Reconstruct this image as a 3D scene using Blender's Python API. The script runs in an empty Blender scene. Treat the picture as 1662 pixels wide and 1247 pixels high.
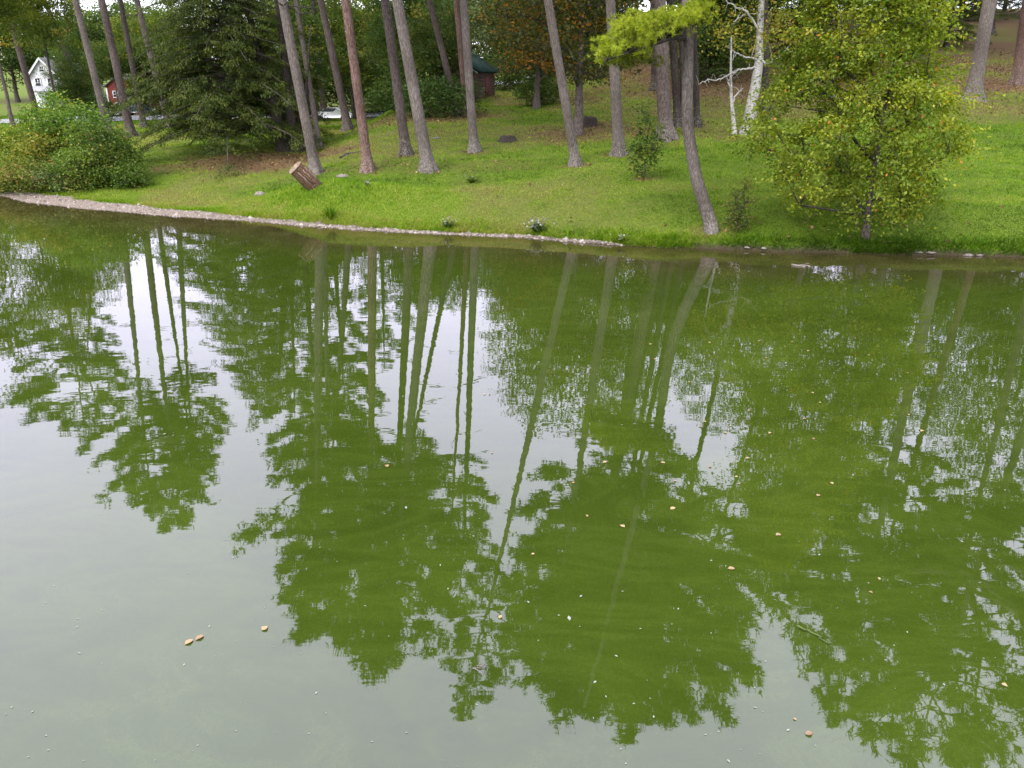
import bpy, math, random
import numpy as np
from mathutils import Vector, Matrix

# ------------------------------------------------------------------ camera, sky, sun, exposure
scene = bpy.context.scene
COL = scene.collection
CAM_H, FPX, PITCH = 4.0, 1256.0, math.radians(21.4)      # photograph is 1662 x 1247
cam_d = bpy.data.cameras.new("camera")
cam_d.sensor_width = 36.0
cam_d.lens = 36.0 * FPX / 1662.0
cam_d.clip_start, cam_d.clip_end = 0.1, 3000.0
cam = bpy.data.objects.new("camera", cam_d)
COL.objects.link(cam)
cam.location = (0, 0, CAM_H)
cam.rotation_euler = (math.pi / 2 - PITCH, 0, 0)
scene.camera = cam

SUN_EL, SUN_AZ = math.radians(46), math.radians(215)     # high, behind the camera to the left
world = bpy.data.worlds.new("World")
scene.world = world
world.use_nodes = True
wn, wl = world.node_tree.nodes, world.node_tree.links
wn.clear()
w_out = wn.new("ShaderNodeOutputWorld")
w_bg = wn.new("ShaderNodeBackground")
w_sky = wn.new("ShaderNodeTexSky")
w_sky.sky_type = 'NISHITA'
w_sky.sun_disc = False
w_sky.sun_elevation = SUN_EL
w_sky.sun_rotation = SUN_AZ
w_hsv = wn.new("ShaderNodeHueSaturation")
w_hsv.inputs['Saturation'].default_value = 0.25
w_mix = wn.new("ShaderNodeMix")                          # a closed white cloud layer over the sky
w_mix.data_type = 'RGBA'
w_mix.inputs[0].default_value = 0.85
w_mix.inputs[7].default_value = (9.3, 9.5, 10.8, 1)
wl.new(w_sky.outputs[0], w_hsv.inputs['Color'])
wl.new(w_hsv.outputs[0], w_mix.inputs[6])
wl.new(w_mix.outputs[2], w_bg.inputs['Color'])
w_bg.inputs['Strength'].default_value = 0.12
wl.new(w_bg.outputs[0], w_out.inputs[0])

sun_d = bpy.data.lights.new("sun", 'SUN')
sun_d.energy = 1.3
sun_d.angle = math.radians(22)
sun_d.color = (1.0, 0.96, 0.9)
sun = bpy.data.objects.new("sun", sun_d)
COL.objects.link(sun)
_sd = Vector((math.sin(SUN_AZ) * math.cos(SUN_EL), math.cos(SUN_AZ) * math.cos(SUN_EL), math.sin(SUN_EL)))
sun.rotation_euler = _sd.to_track_quat('Z', 'Y').to_euler()
sun.location = (0, 0, 60)

vs = scene.view_settings
vs.view_transform = 'Standard'
vs.look = 'None'
vs.exposure = 1.6
vs.gamma = 1.0
vs.use_curve_mapping = False
cy = scene.cycles
cy.max_bounces = 6
cy.diffuse_bounces = 3
cy.glossy_bounces = 3
cy.transmission_bounces = 4
cy.transparent_max_bounces = 4
cy.caustics_reflective = False
cy.caustics_refractive = False
cy.use_denoising = True

# ------------------------------------------------------------------ small maths
R = np.random.default_rng(7)
_P = R.random(65536)


def vnoise(x, y):
    x, y = np.asarray(x, float), np.asarray(y, float)
    xi, yi = np.floor(x).astype(np.int64), np.floor(y).astype(np.int64)
    xf, yf = x - xi, y - yi
    u, v = xf * xf * (3 - 2 * xf), yf * yf * (3 - 2 * yf)

    def h(a, b):
        return _P[(a * 73856093 ^ b * 19349663) & 65535]
    return (h(xi, yi) * (1 - u) + h(xi + 1, yi) * u) * (1 - v) + (h(xi, yi + 1) * (1 - u) + h(xi + 1, yi + 1) * u) * v


def fbm(x, y, o=4):
    t, a, s = 0, .5, 0
    for k in range(o):
        t = t + a * vnoise(np.asarray(x) * 2 ** k + 17 * k, np.asarray(y) * 2 ** k - 9 * k)
        s += a
        a *= .5
    return t / s


def sstep(a, b, x):
    t = np.clip((np.asarray(x, float) - a) / (b - a), 0, 1)
    return t * t * (3 - 2 * t)


CP, SP = math.cos(PITCH), math.sin(PITCH)


def ray(px, py):
    """direction of the camera ray through a photograph pixel"""
    a, b = (px - 831.0) / FPX, (623.5 - py) / FPX
    v = np.array([a, CP + b * SP, -SP + b * CP])
    return v / np.linalg.norm(v)


def on_water(px, py):
    r = ray(px, py)
    t = -CAM_H / r[2]
    return np.array([r[0] * t, r[1] * t, 0.0])


def project(p):
    x, y, z = p[0], p[1], p[2] - CAM_H
    d = y * CP - z * SP
    u = y * SP + z * CP
    return 831 + FPX * x / d, 623.5 - FPX * u / d


# shoreline, read off the photograph and laid on the water plane
_sh = [(0, 318), (40, 328), (110, 337), (200, 345), (280, 352), (400, 359), (480, 366), (560, 372), (650, 377),
       (720, 381), (850, 386), (940, 394), (1040, 401), (1160, 405), (1250, 409), (1400, 413), (1500, 415), (1662, 418)]
_S = np.array([on_water(*p)[:2] for p in _sh])
SX = np.concatenate([[-400, -120, -60, -30], _S[:, 0], [30, 60, 120, 400]])
SY = np.concatenate([[20, 27, 30, 31], _S[:, 1], [17.2, 14, 5, -40]])


def shore(x):
    return np.interp(x, SX, SY) + 0.10 * (vnoise(np.asarray(x) * 1.3, 3.1) - .5) + 0.05 * (vnoise(np.asarray(x) * 4.7, 8.1) - .5)


def height(x, y):
    x, y = np.asarray(x, float), np.asarray(y, float)
    s = y - shore(x)
    right = np.interp(s, [-6, -1.2, -.05, .04, .25, 1.3, 2.4, 3.2, 20, 60, 110, 400], [-1.6, -.5, -.14, .05, .2, .52, .84, .95, 2.75, 6.6, 10.5, 26])
    mid = np.interp(s, [-6, -1.2, -.02, .35, .6, 1.2, 2.3, 4, 12, 25, 60, 110, 400], [-1.6, -.42, -.02, .07, .2, .38, .72, .92, 1.78, 3.0, 4.2, 6.5, 18])
    left = np.interp(s, [-6, -1.2, 0, 1.7, 2.4, 4.5, 10, 16, 40, 60, 110, 400], [-1.4, -.3, 0.0, .14, .22, .48, 1.08, 1.36, 1.4, 1.7, 4.5, 14])
    a = sstep(-9.5, -5.5, x)
    b = sstep(.5, 4.0, x)
    h = left * (1 - a) + (mid * (1 - b) + right * b) * a
    h = h + sstep(3, 14, x) * np.clip(s - 17, 0, 45) * .07
    h = h + sstep(-9, -5, x) * (1 - sstep(-3.5, -1.2, x)) * .16 * np.exp(-((s - 2.6) / .9) ** 2)     # grassy hump by the log
    n = (fbm(x * .35, y * .35, 3) - .5) * .22 + (fbm(x * 1.6 + 9, y * 1.6, 3) - .5) * .09
    return h + n * sstep(.15, 2.0, s)


def hit(px, py, far=200.0):
    """the point of the ground seen through a photograph pixel"""
    r = ray(px, py)
    t = np.arange(12, far, .03)
    p = r[None] * t[:, None] + np.array([0, 0, CAM_H])
    g = np.maximum(height(p[:, 0], p[:, 1]), 0)
    k = np.nonzero(p[:, 2] <= g)[0]
    i = k[0] if len(k) else len(t) - 1
    q = p[i].copy()
    q[2] = max(float(height(q[0], q[1])), 0)
    return q


def at_depth(px, py, y):
    r = ray(px, py)
    t = y / r[1]
    return np.array([r[0] * t, y, CAM_H + r[2] * t])


def ground_at(px, y):
    """ground point in the column of a pixel (near the top of the frame) at distance y"""
    x = 0.0
    z = 2.0
    for _ in range(6):
        d = y * CP - (z - CAM_H) * SP
        x = (px - 831) / FPX * d
        z = float(height(x, y))
    return np.array([x, y, z])


# ------------------------------------------------------------------ materials
def new_mat(name):
    m = bpy.data.materials.new(name)
    m.use_nodes = True
    m.node_tree.nodes.clear()
    return m, m.node_tree.nodes, m.node_tree.links


def node(ns, t, **kw):
    n = ns.new(t)
    for k, v in kw.items():
        if k.startswith('_'):
            setattr(n, k[1:], v)
        else:
            n.inputs[k.replace('__', ' ')].default_value = v
    return n


def mixrgb(ns, ls, fac, a, b, mode='MIX'):
    n = ns.new("ShaderNodeMix")
    n.data_type = 'RGBA'
    n.blend_type = mode
    for s, v in ((0, fac), (6, a), (7, b)):
        if hasattr(v, 'is_linked') or isinstance(v, bpy.types.NodeSocket):
            ls.new(v, n.inputs[s])
        elif s == 0:
            n.inputs[0].default_value = v
        else:
            n.inputs[s].default_value = (*v, 1)
    return n.outputs[2]


def ramp(ns, ls, fac, stops):
    n = ns.new("ShaderNodeValToRGB")
    cr = n.color_ramp
    while len(cr.elements) < len(stops):
        cr.elements.new(.5)
    for e, (p, c) in zip(cr.elements, stops):
        e.position = p
        e.color = (*c, 1)
    ls.new(fac, n.inputs[0])
    return n.outputs[0]


def leaf_mat(name, stops, trans=.35, gloss=.014):
    """foliage: colour from the leaf's own tint, shifted a little per plant"""
    m, ns, ls = new_mat(name)
    at = node(ns, "ShaderNodeAttribute", _attribute_name="tint")
    c = ramp(ns, ls, at.outputs['Fac'], stops)
    oi = ns.new("ShaderNodeObjectInfo")
    mr = ns.new("ShaderNodeMapRange")
    mr.inputs[3].default_value, mr.inputs[4].default_value = .82, 1.18
    ls.new(oi.outputs['Random'], mr.inputs[0])
    hs = ns.new("ShaderNodeHueSaturation")
    ls.new(mr.outputs[0], hs.inputs['Value'])
    ls.new(c, hs.inputs['Color'])
    d = ns.new("ShaderNodeBsdfDiffuse")
    t = ns.new("ShaderNodeBsdfTranslucent")
    ls.new(hs.outputs[0], d.inputs[0])
    hs2 = ns.new("ShaderNodeHueSaturation")
    hs2.inputs['Value'].default_value = 1.35
    hs2.inputs['Saturation'].default_value = 1.1
    ls.new(hs.outputs[0], hs2.inputs['Color'])
    ls.new(hs2.outputs[0], t.inputs[0])
    mx = ns.new("ShaderNodeMixShader")
    mx.inputs[0].default_value = trans
    ls.new(d.outputs[0], mx.inputs[1])
    ls.new(t.outputs[0], mx.inputs[2])
    g = node(ns, "ShaderNodeBsdfGlossy", Roughness=.5)
    mg = ns.new("ShaderNodeMixShader")
    mg.inputs[0].default_value = gloss
    ls.new(mx.outputs[0], mg.inputs[1])
    ls.new(g.outputs[0], mg.inputs[2])
    o = ns.new("ShaderNodeOutputMaterial")
    ls.new(mg.outputs[0], o.inputs[0])
    return m


def bark_mat(name, dark, mid, light, sc=(20, 20, 3.6), lichen=.2, bump=.55, rings=False):
    m, ns, ls = new_mat(name)
    geo = ns.new("ShaderNodeNewGeometry")
    mp = ns.new("ShaderNodeMapping")
    mp.inputs['Scale'].default_value = sc
    ls.new(geo.outputs['Position'], mp.inputs[0])
    v = node(ns, "ShaderNodeTexVoronoi", Scale=1.4, _feature='DISTANCE_TO_EDGE')
    nz = node(ns, "ShaderNodeTexNoise", Scale=1.6, Detail=6, Roughness=.68)
    ad = ns.new("ShaderNodeVectorMath")
    ad.operation = 'ADD'
    sca = ns.new("ShaderNodeVectorMath")
    sca.operation = 'SCALE'
    sca.inputs[3].default_value = .8
    ls.new(mp.outputs[0], nz.inputs[0])
    ls.new(nz.outputs['Color'], sca.inputs[0])
    ls.new(mp.outputs[0], ad.inputs[0])
    ls.new(sca.outputs[0], ad.inputs[1])
    ls.new(ad.outputs[0], v.inputs[0])
    crack = ramp(ns, ls, v.outputs['Distance'], [(.0, (.05, .05, .05)), (.15, (1, 1, 1))])
    fine = ramp(ns, ls, nz.outputs['Fac'], [(.28, dark), (.5, mid), (.72, light)])
    c = mixrgb(ns, ls, crack, tuple(.7 * k for k in dark), fine)
    big = node(ns, "ShaderNodeTexNoise", Scale=.9, Detail=3)
    ls.new(geo.outputs['Position'], big.inputs[0])
    bl = ramp(ns, ls, big.outputs['Fac'], [(.35, (.82, .80, .78)), (.65, (1.15, 1.14, 1.14))])
    c = mixrgb(ns, ls, 1.0, c, bl, 'MULTIPLY')
    at = node(ns, "ShaderNodeAttribute", _attribute_name="tint")       # lichen near the foot of the trunk
    ln = node(ns, "ShaderNodeTexNoise", Scale=19, Detail=4)
    ls.new(geo.outputs['Position'], ln.inputs[0])
    lr = ramp(ns, ls, ln.outputs['Fac'], [(.5, (0, 0, 0)), (.58, (1, 1, 1))])
    mu = ns.new("ShaderNodeMath")
    mu.operation = 'MULTIPLY'
    ls.new(at.outputs['Fac'], mu.inputs[0])
    ls.new(lr, mu.inputs[1])
    mu2 = ns.new("ShaderNodeMath")
    mu2.operation = 'MULTIPLY'
    mu2.inputs[1].default_value = lichen
    ls.new(mu.outputs[0], mu2.inputs[0])
    c = mixrgb(ns, ls, mu2.outputs[0], c, (.5, .5, .42))
    oi = ns.new("ShaderNodeObjectInfo")
    mr = ns.new("ShaderNodeMapRange")
    mr.inputs[3].default_value, mr.inputs[4].default_value = .85, 1.15
    ls.new(oi.outputs['Random'], mr.inputs[0])
    hs = ns.new("ShaderNodeHueSaturation")
    ls.new(mr.outputs[0], hs.inputs['Value'])
    ls.new(c, hs.inputs['Color'])
    p = node(ns, "ShaderNodeBsdfPrincipled", Roughness=.92)
    p.inputs['Specular IOR Level'].default_value = .15
    ls.new(hs.outputs[0], p.inputs['Base Color'])
    bp = node(ns, "ShaderNodeBump", Strength=bump, Distance=.03)
    hm = mixrgb(ns, ls, .5, crack, nz.outputs['Color'])
    ls.new(hm, bp.inputs['Height'])
    ls.new(bp.outputs[0], p.inputs['Normal'])
    o = ns.new("ShaderNodeOutputMaterial")
    ls.new(p.outputs[0], o.inputs[0])
    return m


def plain_mat(name, col, rough=.7, var=.12, scale=6, metal=0, spec=.4):
    m, ns, ls = new_mat(name)
    geo = ns.new("ShaderNodeNewGeometry")
    nz = node(ns, "ShaderNodeTexNoise", Scale=scale, Detail=5, Roughness=.65)
    ls.new(geo.outputs['Position'], nz.inputs[0])
    lo, hi = tuple(c * (1 - 2 * var) for c in col), tuple(min(1, c * (1 + 2 * var)) for c in col)
    c = ramp(ns, ls, nz.outputs['Fac'], [(.3, lo), (.7, hi)])
    p = node(ns, "ShaderNodeBsdfPrincipled", Roughness=rough, Metallic=metal)
    p.inputs['Specular IOR Level'].default_value = spec
    ls.new(c, p.inputs['Base Color'])
    o = ns.new("ShaderNodeOutputMaterial")
    ls.new(p.outputs[0], o.inputs[0])
    return m


def ground_mat():
    m, ns, ls = new_mat("lawn_soil")
    geo = ns.new("ShaderNodeNewGeometry")

    def noise(s, d=5, r=.6):
        n = node(ns, "ShaderNodeTexNoise", Scale=s, Detail=d, Roughness=r)
        ls.new(geo.outputs['Position'], n.inputs[0])
        return n.outputs['Fac']
    f = noise(14, 6, .75)
    g = ramp(ns, ls, f, [(.3, (.03, .06, .004)), (.5, (.075, .12, .009)), (.72, (.15, .18, .022))])
    dry = node(ns, "ShaderNodeAttribute", _attribute_name="dry").outputs['Fac']
    d = ramp(ns, ls, f, [(.3, (.05, .055, .014)), (.55, (.11, .11, .03)), (.75, (.17, .15, .055))])
    c = mixrgb(ns, ls, dry, g, d)
    lit = node(ns, "ShaderNodeAttribute", _attribute_name="litter").outputs['Fac']
    lc = ramp(ns, ls, noise(22, 6, .8), [(.3, (.04, .022, .013)), (.5, (.10, .055, .032)), (.72, (.2, .12, .07))])
    c = mixrgb(ns, ls, lit, c, lc)
    sand = node(ns, "ShaderNodeAttribute", _attribute_name="sand").outputs['Fac']
    sc = ramp(ns, ls, noise(26, 8, .8), [(.3, (.075, .055, .044)), (.48, (.205, .16, .132)), (.7, (.32, .265, .225))])
    c = mixrgb(ns, ls, sand, c, sc)
    wet = node(ns, "ShaderNodeAttribute", _attribute_name="wet").outputs['Fac']
    c = mixrgb(ns, ls, wet, c, (.045, .034, .02))
    p = node(ns, "ShaderNodeBsdfPrincipled", Roughness=.95)
    p.inputs['Specular IOR Level'].default_value = .1
    ls.new(c, p.inputs['Base Color'])
    bp = node(ns, "ShaderNodeBump", Strength=.7, Distance=.05)
    ls.new(noise(18, 6, .75), bp.inputs['Height'])
    ls.new(bp.outputs[0], p.inputs['Normal'])
    o = ns.new("ShaderNodeOutputMaterial")
    ls.new(p.outputs[0], o.inputs[0])
    return m


def water_mat():
    m, ns, ls = new_mat("pond_water")
    geo = ns.new("ShaderNodeNewGeometry")

    def mapped(sc, rot=0.0):
        mp = ns.new("ShaderNodeMapping")
        mp.inputs['Scale'].default_value = sc
        mp.inputs['Rotation'].default_value = (0, 0, rot)
        ls.new(geo.outputs['Position'], mp.inputs[0])
        return mp.outputs[0]
    # algae drifting in the water: broad clouds and thin swirled streaks
    n1 = node(ns, "ShaderNodeTexNoise", Scale=.22, Detail=4, Roughness=.55, Distortion=.8)
    ls.new(mapped((1, 1.2, 1), .5), n1.inputs[0])
    n2 = node(ns, "ShaderNodeTexNoise", Scale=.55, Detail=7, Roughness=.62, Distortion=3.2)
    ls.new(mapped((1, 2.2, 1), -.35), n2.inputs[0])
    n3 = node(ns, "ShaderNodeTexNoise", Scale=30, Detail=3, Roughness=.7)
    ls.new(geo.outputs['Position'], n3.inputs[0])
    base = ramp(ns, ls, n1.outputs['Fac'], [(.32, (.025, .040, .0042)), (.52, (.031, .049, .005)), (.72, (.039, .060, .007))])
    st = ramp(ns, ls, n2.outputs['Fac'], [(.38, (.90, .91, .90)), (.50, (1, 1, 1)), (.58, (1.15, 1.12, 1.25)), (.63, (1.0, 1.0, 1.0)), (.70, (1.05, 1.04, 1.08))])
    c = mixrgb(ns, ls, 1.0, base, st, 'MULTIPLY')
    sp = ramp(ns, ls, n3.outputs['Fac'], [(.45, (.95, .95, .95)), (.7, (1.1, 1.1, 1.15))])
    c = mixrgb(ns, ls, 1.0, c, sp, 'MULTIPLY')
    sh = node(ns, "ShaderNodeAttribute", _attribute_name="shallow").outputs['Fac']
    n4 = node(ns, "ShaderNodeTexNoise", Scale=1.1, Detail=6, Roughness=.65)
    ls.new(geo.outputs['Position'], n4.inputs[0])
    bed = ramp(ns, ls, n4.outputs['Fac'], [(.35, (.030, .026, .008)), (.65, (.058, .047, .018))])
    c = mixrgb(ns, ls, sh, c, bed)
    d = ns.new("ShaderNodeBsdfDiffuse")
    ls.new(c, d.inputs[0])
    # still surface with very slight slow waves
    w1 = node(ns, "ShaderNodeTexNoise", Scale=1.3, Detail=2, Roughness=.5)
    ls.new(mapped((.8, 1.5, 1), .15), w1.inputs[0])
    w2 = node(ns, "ShaderNodeTexNoise", Scale=5.0, Detail=2, Roughness=.5)
    ls.new(mapped((.6, 1.6, 1), -.2), w2.inputs[0])
    sm = ns.new("ShaderNodeMath")
    sm.operation = 'MULTIPLY_ADD'
    sm.inputs[1].default_value = .16
    ls.new(w2.outputs['Fac'], sm.inputs[0])
    ls.new(w1.outputs['Fac'], sm.inputs[2])
    bp = node(ns, "ShaderNodeBump", Strength=1.0, Distance=.0016)
    ls.new(sm.outputs[0], bp.inputs['Height'])
    fr = node(ns, "ShaderNodeFresnel", IOR=1.8)
    gl = node(ns, "ShaderNodeBsdfGlossy", Roughness=.012)
    gl.inputs['Color'].default_value = (.90, .82, .98, 1)
    ls.new(bp.outputs[0], gl.inputs['Normal'])
    mx = ns.new("ShaderNodeMixShader")
    ls.new(fr.outputs[0], mx.inputs[0])
    ls.new(d.outputs[0], mx.inputs[1])
    ls.new(gl.outputs[0], mx.inputs[2])
    o = ns.new("ShaderNodeOutputMaterial")
    ls.new(mx.outputs[0], o.inputs[0])
    return m


M = dict(
    ground=ground_mat(), water=water_mat(),
    bark_grey=bark_mat("bark_grey", (.088, .073, .064), (.142, .119, .106), (.205, .175, .158)),
    bark_brown=bark_mat("bark_brown", (.05, .037, .033), (.105, .082, .074), (.165, .137, .126)),
    bark_red=bark_mat("bark_red", (.075, .042, .034), (.155, .098, .08), (.235, .175, .155)),
    bark_dark=bark_mat("bark_dark", (.028, .021, .018), (.062, .05, .043), (.11, .092, .08)),
    bark_birch=bark_mat("bark_birch", (.25, .24, .22), (.44, .43, .40), (.52, .50, .48), sc=(5, 5, 22), lichen=0, bump=.25),
    twig=plain_mat("twig_wood", (.055, .043, .032), .9, .2, 20),
    needle=leaf_mat("pine_needles", [(0, (.018, .036, .010)), (.6, (.035, .062, .016)), (1, (.06, .09, .022))], .25),
    needle_bright=leaf_mat("bright_pine_needles", [(0, (.16, .22, .014)), (.5, (.28, .34, .022)), (1, (.40, .44, .04))], .3),  # far brighter and yellower than the other pine needles
    hemlock=leaf_mat("hemlock_needles", [(0, (.018, .034, .006)), (.6, (.054, .078, .013)), (1, (.125, .145, .024))], .25),
    leaf_green=leaf_mat("green_leaves", [(0, (.028, .058, .010)), (.55, (.068, .112, .02)), (.93, (.14, .17, .03)), (1, (.28, .22, .03))]),
    leaf_pale=leaf_mat("pale_green_leaves", [(0, (.07, .10, .03)), (.6, (.13, .17, .055)), (1, (.2, .23, .09))]),
    leaf_yellow=leaf_mat("yellowing_leaves", [(0, (.05, .085, .012)), (.4, (.10, .14, .018)), (.78, (.20, .21, .03)), (.95, (.32, .26, .035)), (1, (.36, .17, .03))]),
    leaf_ash=leaf_mat("yellow_green_leaves", [(0, (.08, .13, .010)), (.4, (.165, .22, .018)), (.8, (.28, .305, .03)), (.955, (.40, .37, .045)), (1, (.45, .17, .03))], .42),
    leaf_maple=leaf_mat("turning_maple_leaves", [(0, (.028, .045, .010)), (.5, (.06, .075, .016)), (.72, (.12, .10, .02)), (.85, (.24, .11, .02)), (1, (.36, .15, .02))]),
    leaf_shrub=leaf_mat("shrub_leaves", [(0, (.03, .065, .010)), (.5, (.09, .145, .02)), (.8, (.18, .215, .035)), (.95, (.28, .25, .05)), (1, (.30, .15, .07))]),
    leaf_lush=leaf_mat("lush_shrub_leaves", [(0, (.045, .10, .012)), (.55, (.115, .205, .025)), (.9, (.22, .29, .04)), (1, (.30, .30, .05))]),
    grass=leaf_mat("grass_blades", [(0, (.032, .072, .003)), (.3, (.095, .20, .005)), (.5, (.175, .26, .014)), (.72, (.235, .25, .05)), (.9, (.25, .225, .06)), (1, (.16, .09, .045))], .3, .012),
    litter=leaf_mat("fallen_leaf_litter", [(0, (.05, .028, .016)), (.5, (.15, .08, .045)), (.85, (.28, .17, .08)), (1, (.42, .36, .12))], .1),
    leaf_float=leaf_mat("floating_leaf", [(0, (.20, .09, .045)), (.5, (.27, .18, .09)), (1, (.32, .26, .11))], .1, .08),
    speck=plain_mat("pollen_speck", (.22, .22, .2), .8, .1),
)


# ------------------------------------------------------------------ objects
class Geo:
    """collects vertices and faces; becomes one mesh with a per-face tint"""

    def __init__(s):
        s.v, s.q, s.t, s.qt, s.tt, s.n = [], [], [], [], [], 0

    def add(s, v, f, tint=0.5):
        v = np.asarray(v, float).reshape(-1, 3)
        f = np.asarray(f, np.int64)
        if len(f) == 0:
            return
        tn = np.broadcast_to(np.asarray(tint, float), (len(f),)).copy()
        if f.shape[1] == 4:
            s.q.append(f + s.n)
            s.qt.append(tn)
        else:
            s.t.append(f + s.n)
            s.tt.append(tn)
        s.v.append(v)
        s.n += len(v)

    def mesh(s, name, mat, smooth=False, origin=(0, 0, 0)):
        v = np.concatenate(s.v) - np.asarray(origin, float)
        q = np.concatenate(s.q) if s.q else np.zeros((0, 4), np.int64)
        t = np.concatenate(s.t) if s.t else np.zeros((0, 3), np.int64)
        me = bpy.data.meshes.new(name)
        me.vertices.add(len(v))
        me.vertices.foreach_set("co", v.astype(np.float32).ravel())
        nl = q.size + t.size
        me.loops.add(nl)
        me.loops.foreach_set("vertex_index", np.concatenate([q.ravel(), t.ravel()]).astype(np.int32))
        npoly = len(q) + len(t)
        me.polygons.add(npoly)
        st = np.concatenate([np.arange(len(q)) * 4, q.size + np.arange(len(t)) * 3]).astype(np.int32)
        me.polygons.foreach_set("loop_start", st)
        if smooth:
            me.polygons.foreach_set("use_smooth", np.ones(npoly, bool))
        a = me.attributes.new("tint", 'FLOAT', 'FACE')
        a.data.foreach_set("value", np.concatenate(s.qt + s.tt).astype(np.float32))
        me.materials.append(mat)
        me.update(calc_edges=True)
        me.validate()
        return me

    # shapes -----------------------------------------------------
    def tube(s, pts, rad, seg=8, tint=.5, cap=True, lobes=None):
        pts = np.asarray(pts, float)
        rad = np.asarray(rad, float)
        n = len(pts)
        tan = np.gradient(pts, axis=0)
        tan /= np.linalg.norm(tan, axis=1)[:, None] + 1e-9
        ref = np.array([1.0, 0, 0]) if abs(tan[0][0]) < .8 else np.array([0, 1.0, 0])
        u = np.cross(tan, ref)
        u /= np.linalg.norm(u, axis=1)[:, None] + 1e-9
        w = np.cross(tan, u)
        a = np.linspace(0, 2 * np.pi, seg, endpoint=False)
        rr = rad[:, None] * np.ones((1, seg))
        if lobes is not None:
            rr = rr * lobes
        v = pts[:, None] + rr[..., None] * (np.cos(a)[None, :, None] * u[:, None] + np.sin(a)[None, :, None] * w[:, None])
        i = np.arange(n - 1)[:, None] * seg
        j = np.arange(seg)[None]
        k = (j + 1) % seg
        f = np.stack([i + j, i + k, i + seg + k, i + seg + j], -1).reshape(-1, 4)
        tn = np.repeat(np.broadcast_to(np.asarray(tint, float), (n - 1,)), seg)
        vv = v.reshape(-1, 3)
        base = s.n
        s.add(vv, f, tn)
        if cap:
            c = np.array([[(n - 1) * seg + x, (n - 1) * seg + y, len(vv)] for x, y in zip(range(seg), [(q + 1) % seg for q in range(seg)])])
            s.v.append(pts[-1][None])
            s.n += 1
            s.t.append(c + base)
            s.tt.append(np.full(seg, float(np.ravel(tn)[-1])))

    def box(s, c, d, tint=.5, rot=None):
        x, y, z = d[0] / 2, d[1] / 2, d[2] / 2
        v = np.array([[-x, -y, -z], [x, -y, -z], [x, y, -z], [-x, y, -z], [-x, -y, z], [x, -y, z], [x, y, z], [-x, y, z]])
        if rot is not None:
            v = v @ np.asarray(rot).T
        s.add(v + np.asarray(c, float), [[0, 3, 2, 1], [4, 5, 6, 7], [0, 1, 5, 4], [1, 2, 6, 5], [2, 3, 7, 6], [3, 0, 4, 7]], tint)

    def leaves(s, c, L, W, rng, up=.6, tint=None, dirs=None, droop=.0):
        """one folded diamond per centre"""
        n = len(c)
        if n == 0:
            return
        if dirs is None:
            dirs = rng.normal(size=(n, 3))
            dirs[:, 2] *= .55
        dirs = dirs + np.array([0, 0, -droop])
        dirs /= np.linalg.norm(dirs, axis=1)[:, None] + 1e-9
        nr = rng.normal(size=(n, 3)) * (1 - up) + np.array([0, 0, up])
        sd = np.cross(dirs, nr)
        sd /= np.linalg.norm(sd, axis=1)[:, None] + 1e-9
        nn = np.cross(sd, dirs)
        ln = (L * rng.uniform(.7, 1.3, n))[:, None]
        wd = (W * rng.uniform(.7, 1.3, n))[:, None]
        b = c - dirs * ln * .5
        t = c + dirs * ln * .5 - nn * ln * .08
        m = c + nn * wd * .12
        v = np.stack([b, m + sd * wd * .5, t, m - sd * wd * .5], 1).reshape(-1, 3)
        f = np.arange(4 * n).reshape(-1, 4)
        s.add(v, f, rng.random(n) if tint is None else tint)


def link(o, parent=None):
    COL.objects.link(o)
    if parent is not None:
        o.parent = parent
    return o


def thing(name, label, cat, loc, group=None):
    o = bpy.data.objects.new(name, None)
    o.empty_display_size = .3
    o.location = [float(k) for k in loc]
    o["label"], o["category"] = label, cat
    if group:
        o["group"] = group
    return link(o)


def part(name, geo, mat, parent, smooth=False, kind=None, origin=None):
    og = np.array(parent.location) if origin is None else origin
    o = bpy.data.objects.new(name, geo.mesh(name, mat, smooth, og))
    if kind:
        o["kind"] = kind
    return link(o, parent)


def single(name, geo, mat, label, cat, loc=(0, 0, 0), group=None, smooth=False, kind=None):
    o = bpy.data.objects.new(name, geo.mesh(name, mat, smooth, loc))
    o.location = [float(k) for k in loc]
    if label:
        o["label"] = label
    if cat:
        o["category"] = cat
    if group:
        o["group"] = group
    if kind:
        o["kind"] = kind
    return link(o)


# ------------------------------------------------------------------ ground and water
def build_ground():
    xs = np.unique(np.concatenate([np.linspace(-420, -60, 14), np.linspace(-60, -24, 40), np.linspace(-24, 24, 260), np.linspace(24, 60, 40), np.linspace(60, 420, 14)]))
    ss = np.unique(np.concatenate([[-6, -4, -3], np.linspace(-2.5, -.3, 8), np.linspace(-.3, 4, 56), np.linspace(4, 20, 70), np.linspace(20, 60, 60), np.linspace(60, 420, 20)]))
    X, S = np.meshgrid(xs, ss, indexing='ij')
    Y = shore(X) + S
    Z = height(X, Y)
    # ragged turf edge on the right-hand bank
    nx, nsz = len(xs), len(ss)
    v = np.stack([X, Y, Z], -1).reshape(-1, 3)
    i = np.arange(nx - 1)[:, None] * nsz
    j = np.arange(nsz - 1)[None]
    f = np.stack([i + j, i + nsz + j, i + nsz + j + 1, i + j + 1], -1).reshape(-1, 4)
    g = Geo()
    g.add(v, f)
    me = g.mesh("ground", M['ground'], True)
    dry, lit, sand, wet = zones(X.ravel(), Y.ravel())
    for nm, a in (("dry", dry), ("litter", lit), ("sand", sand), ("wet", wet)):
        at = me.attributes.new(nm, 'FLOAT', 'POINT')
        at.data.foreach_set("value", a.astype(np.float32))
    o = bpy.data.objects.new("ground", me)
    o["kind"] = "structure"
    link(o)


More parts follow.
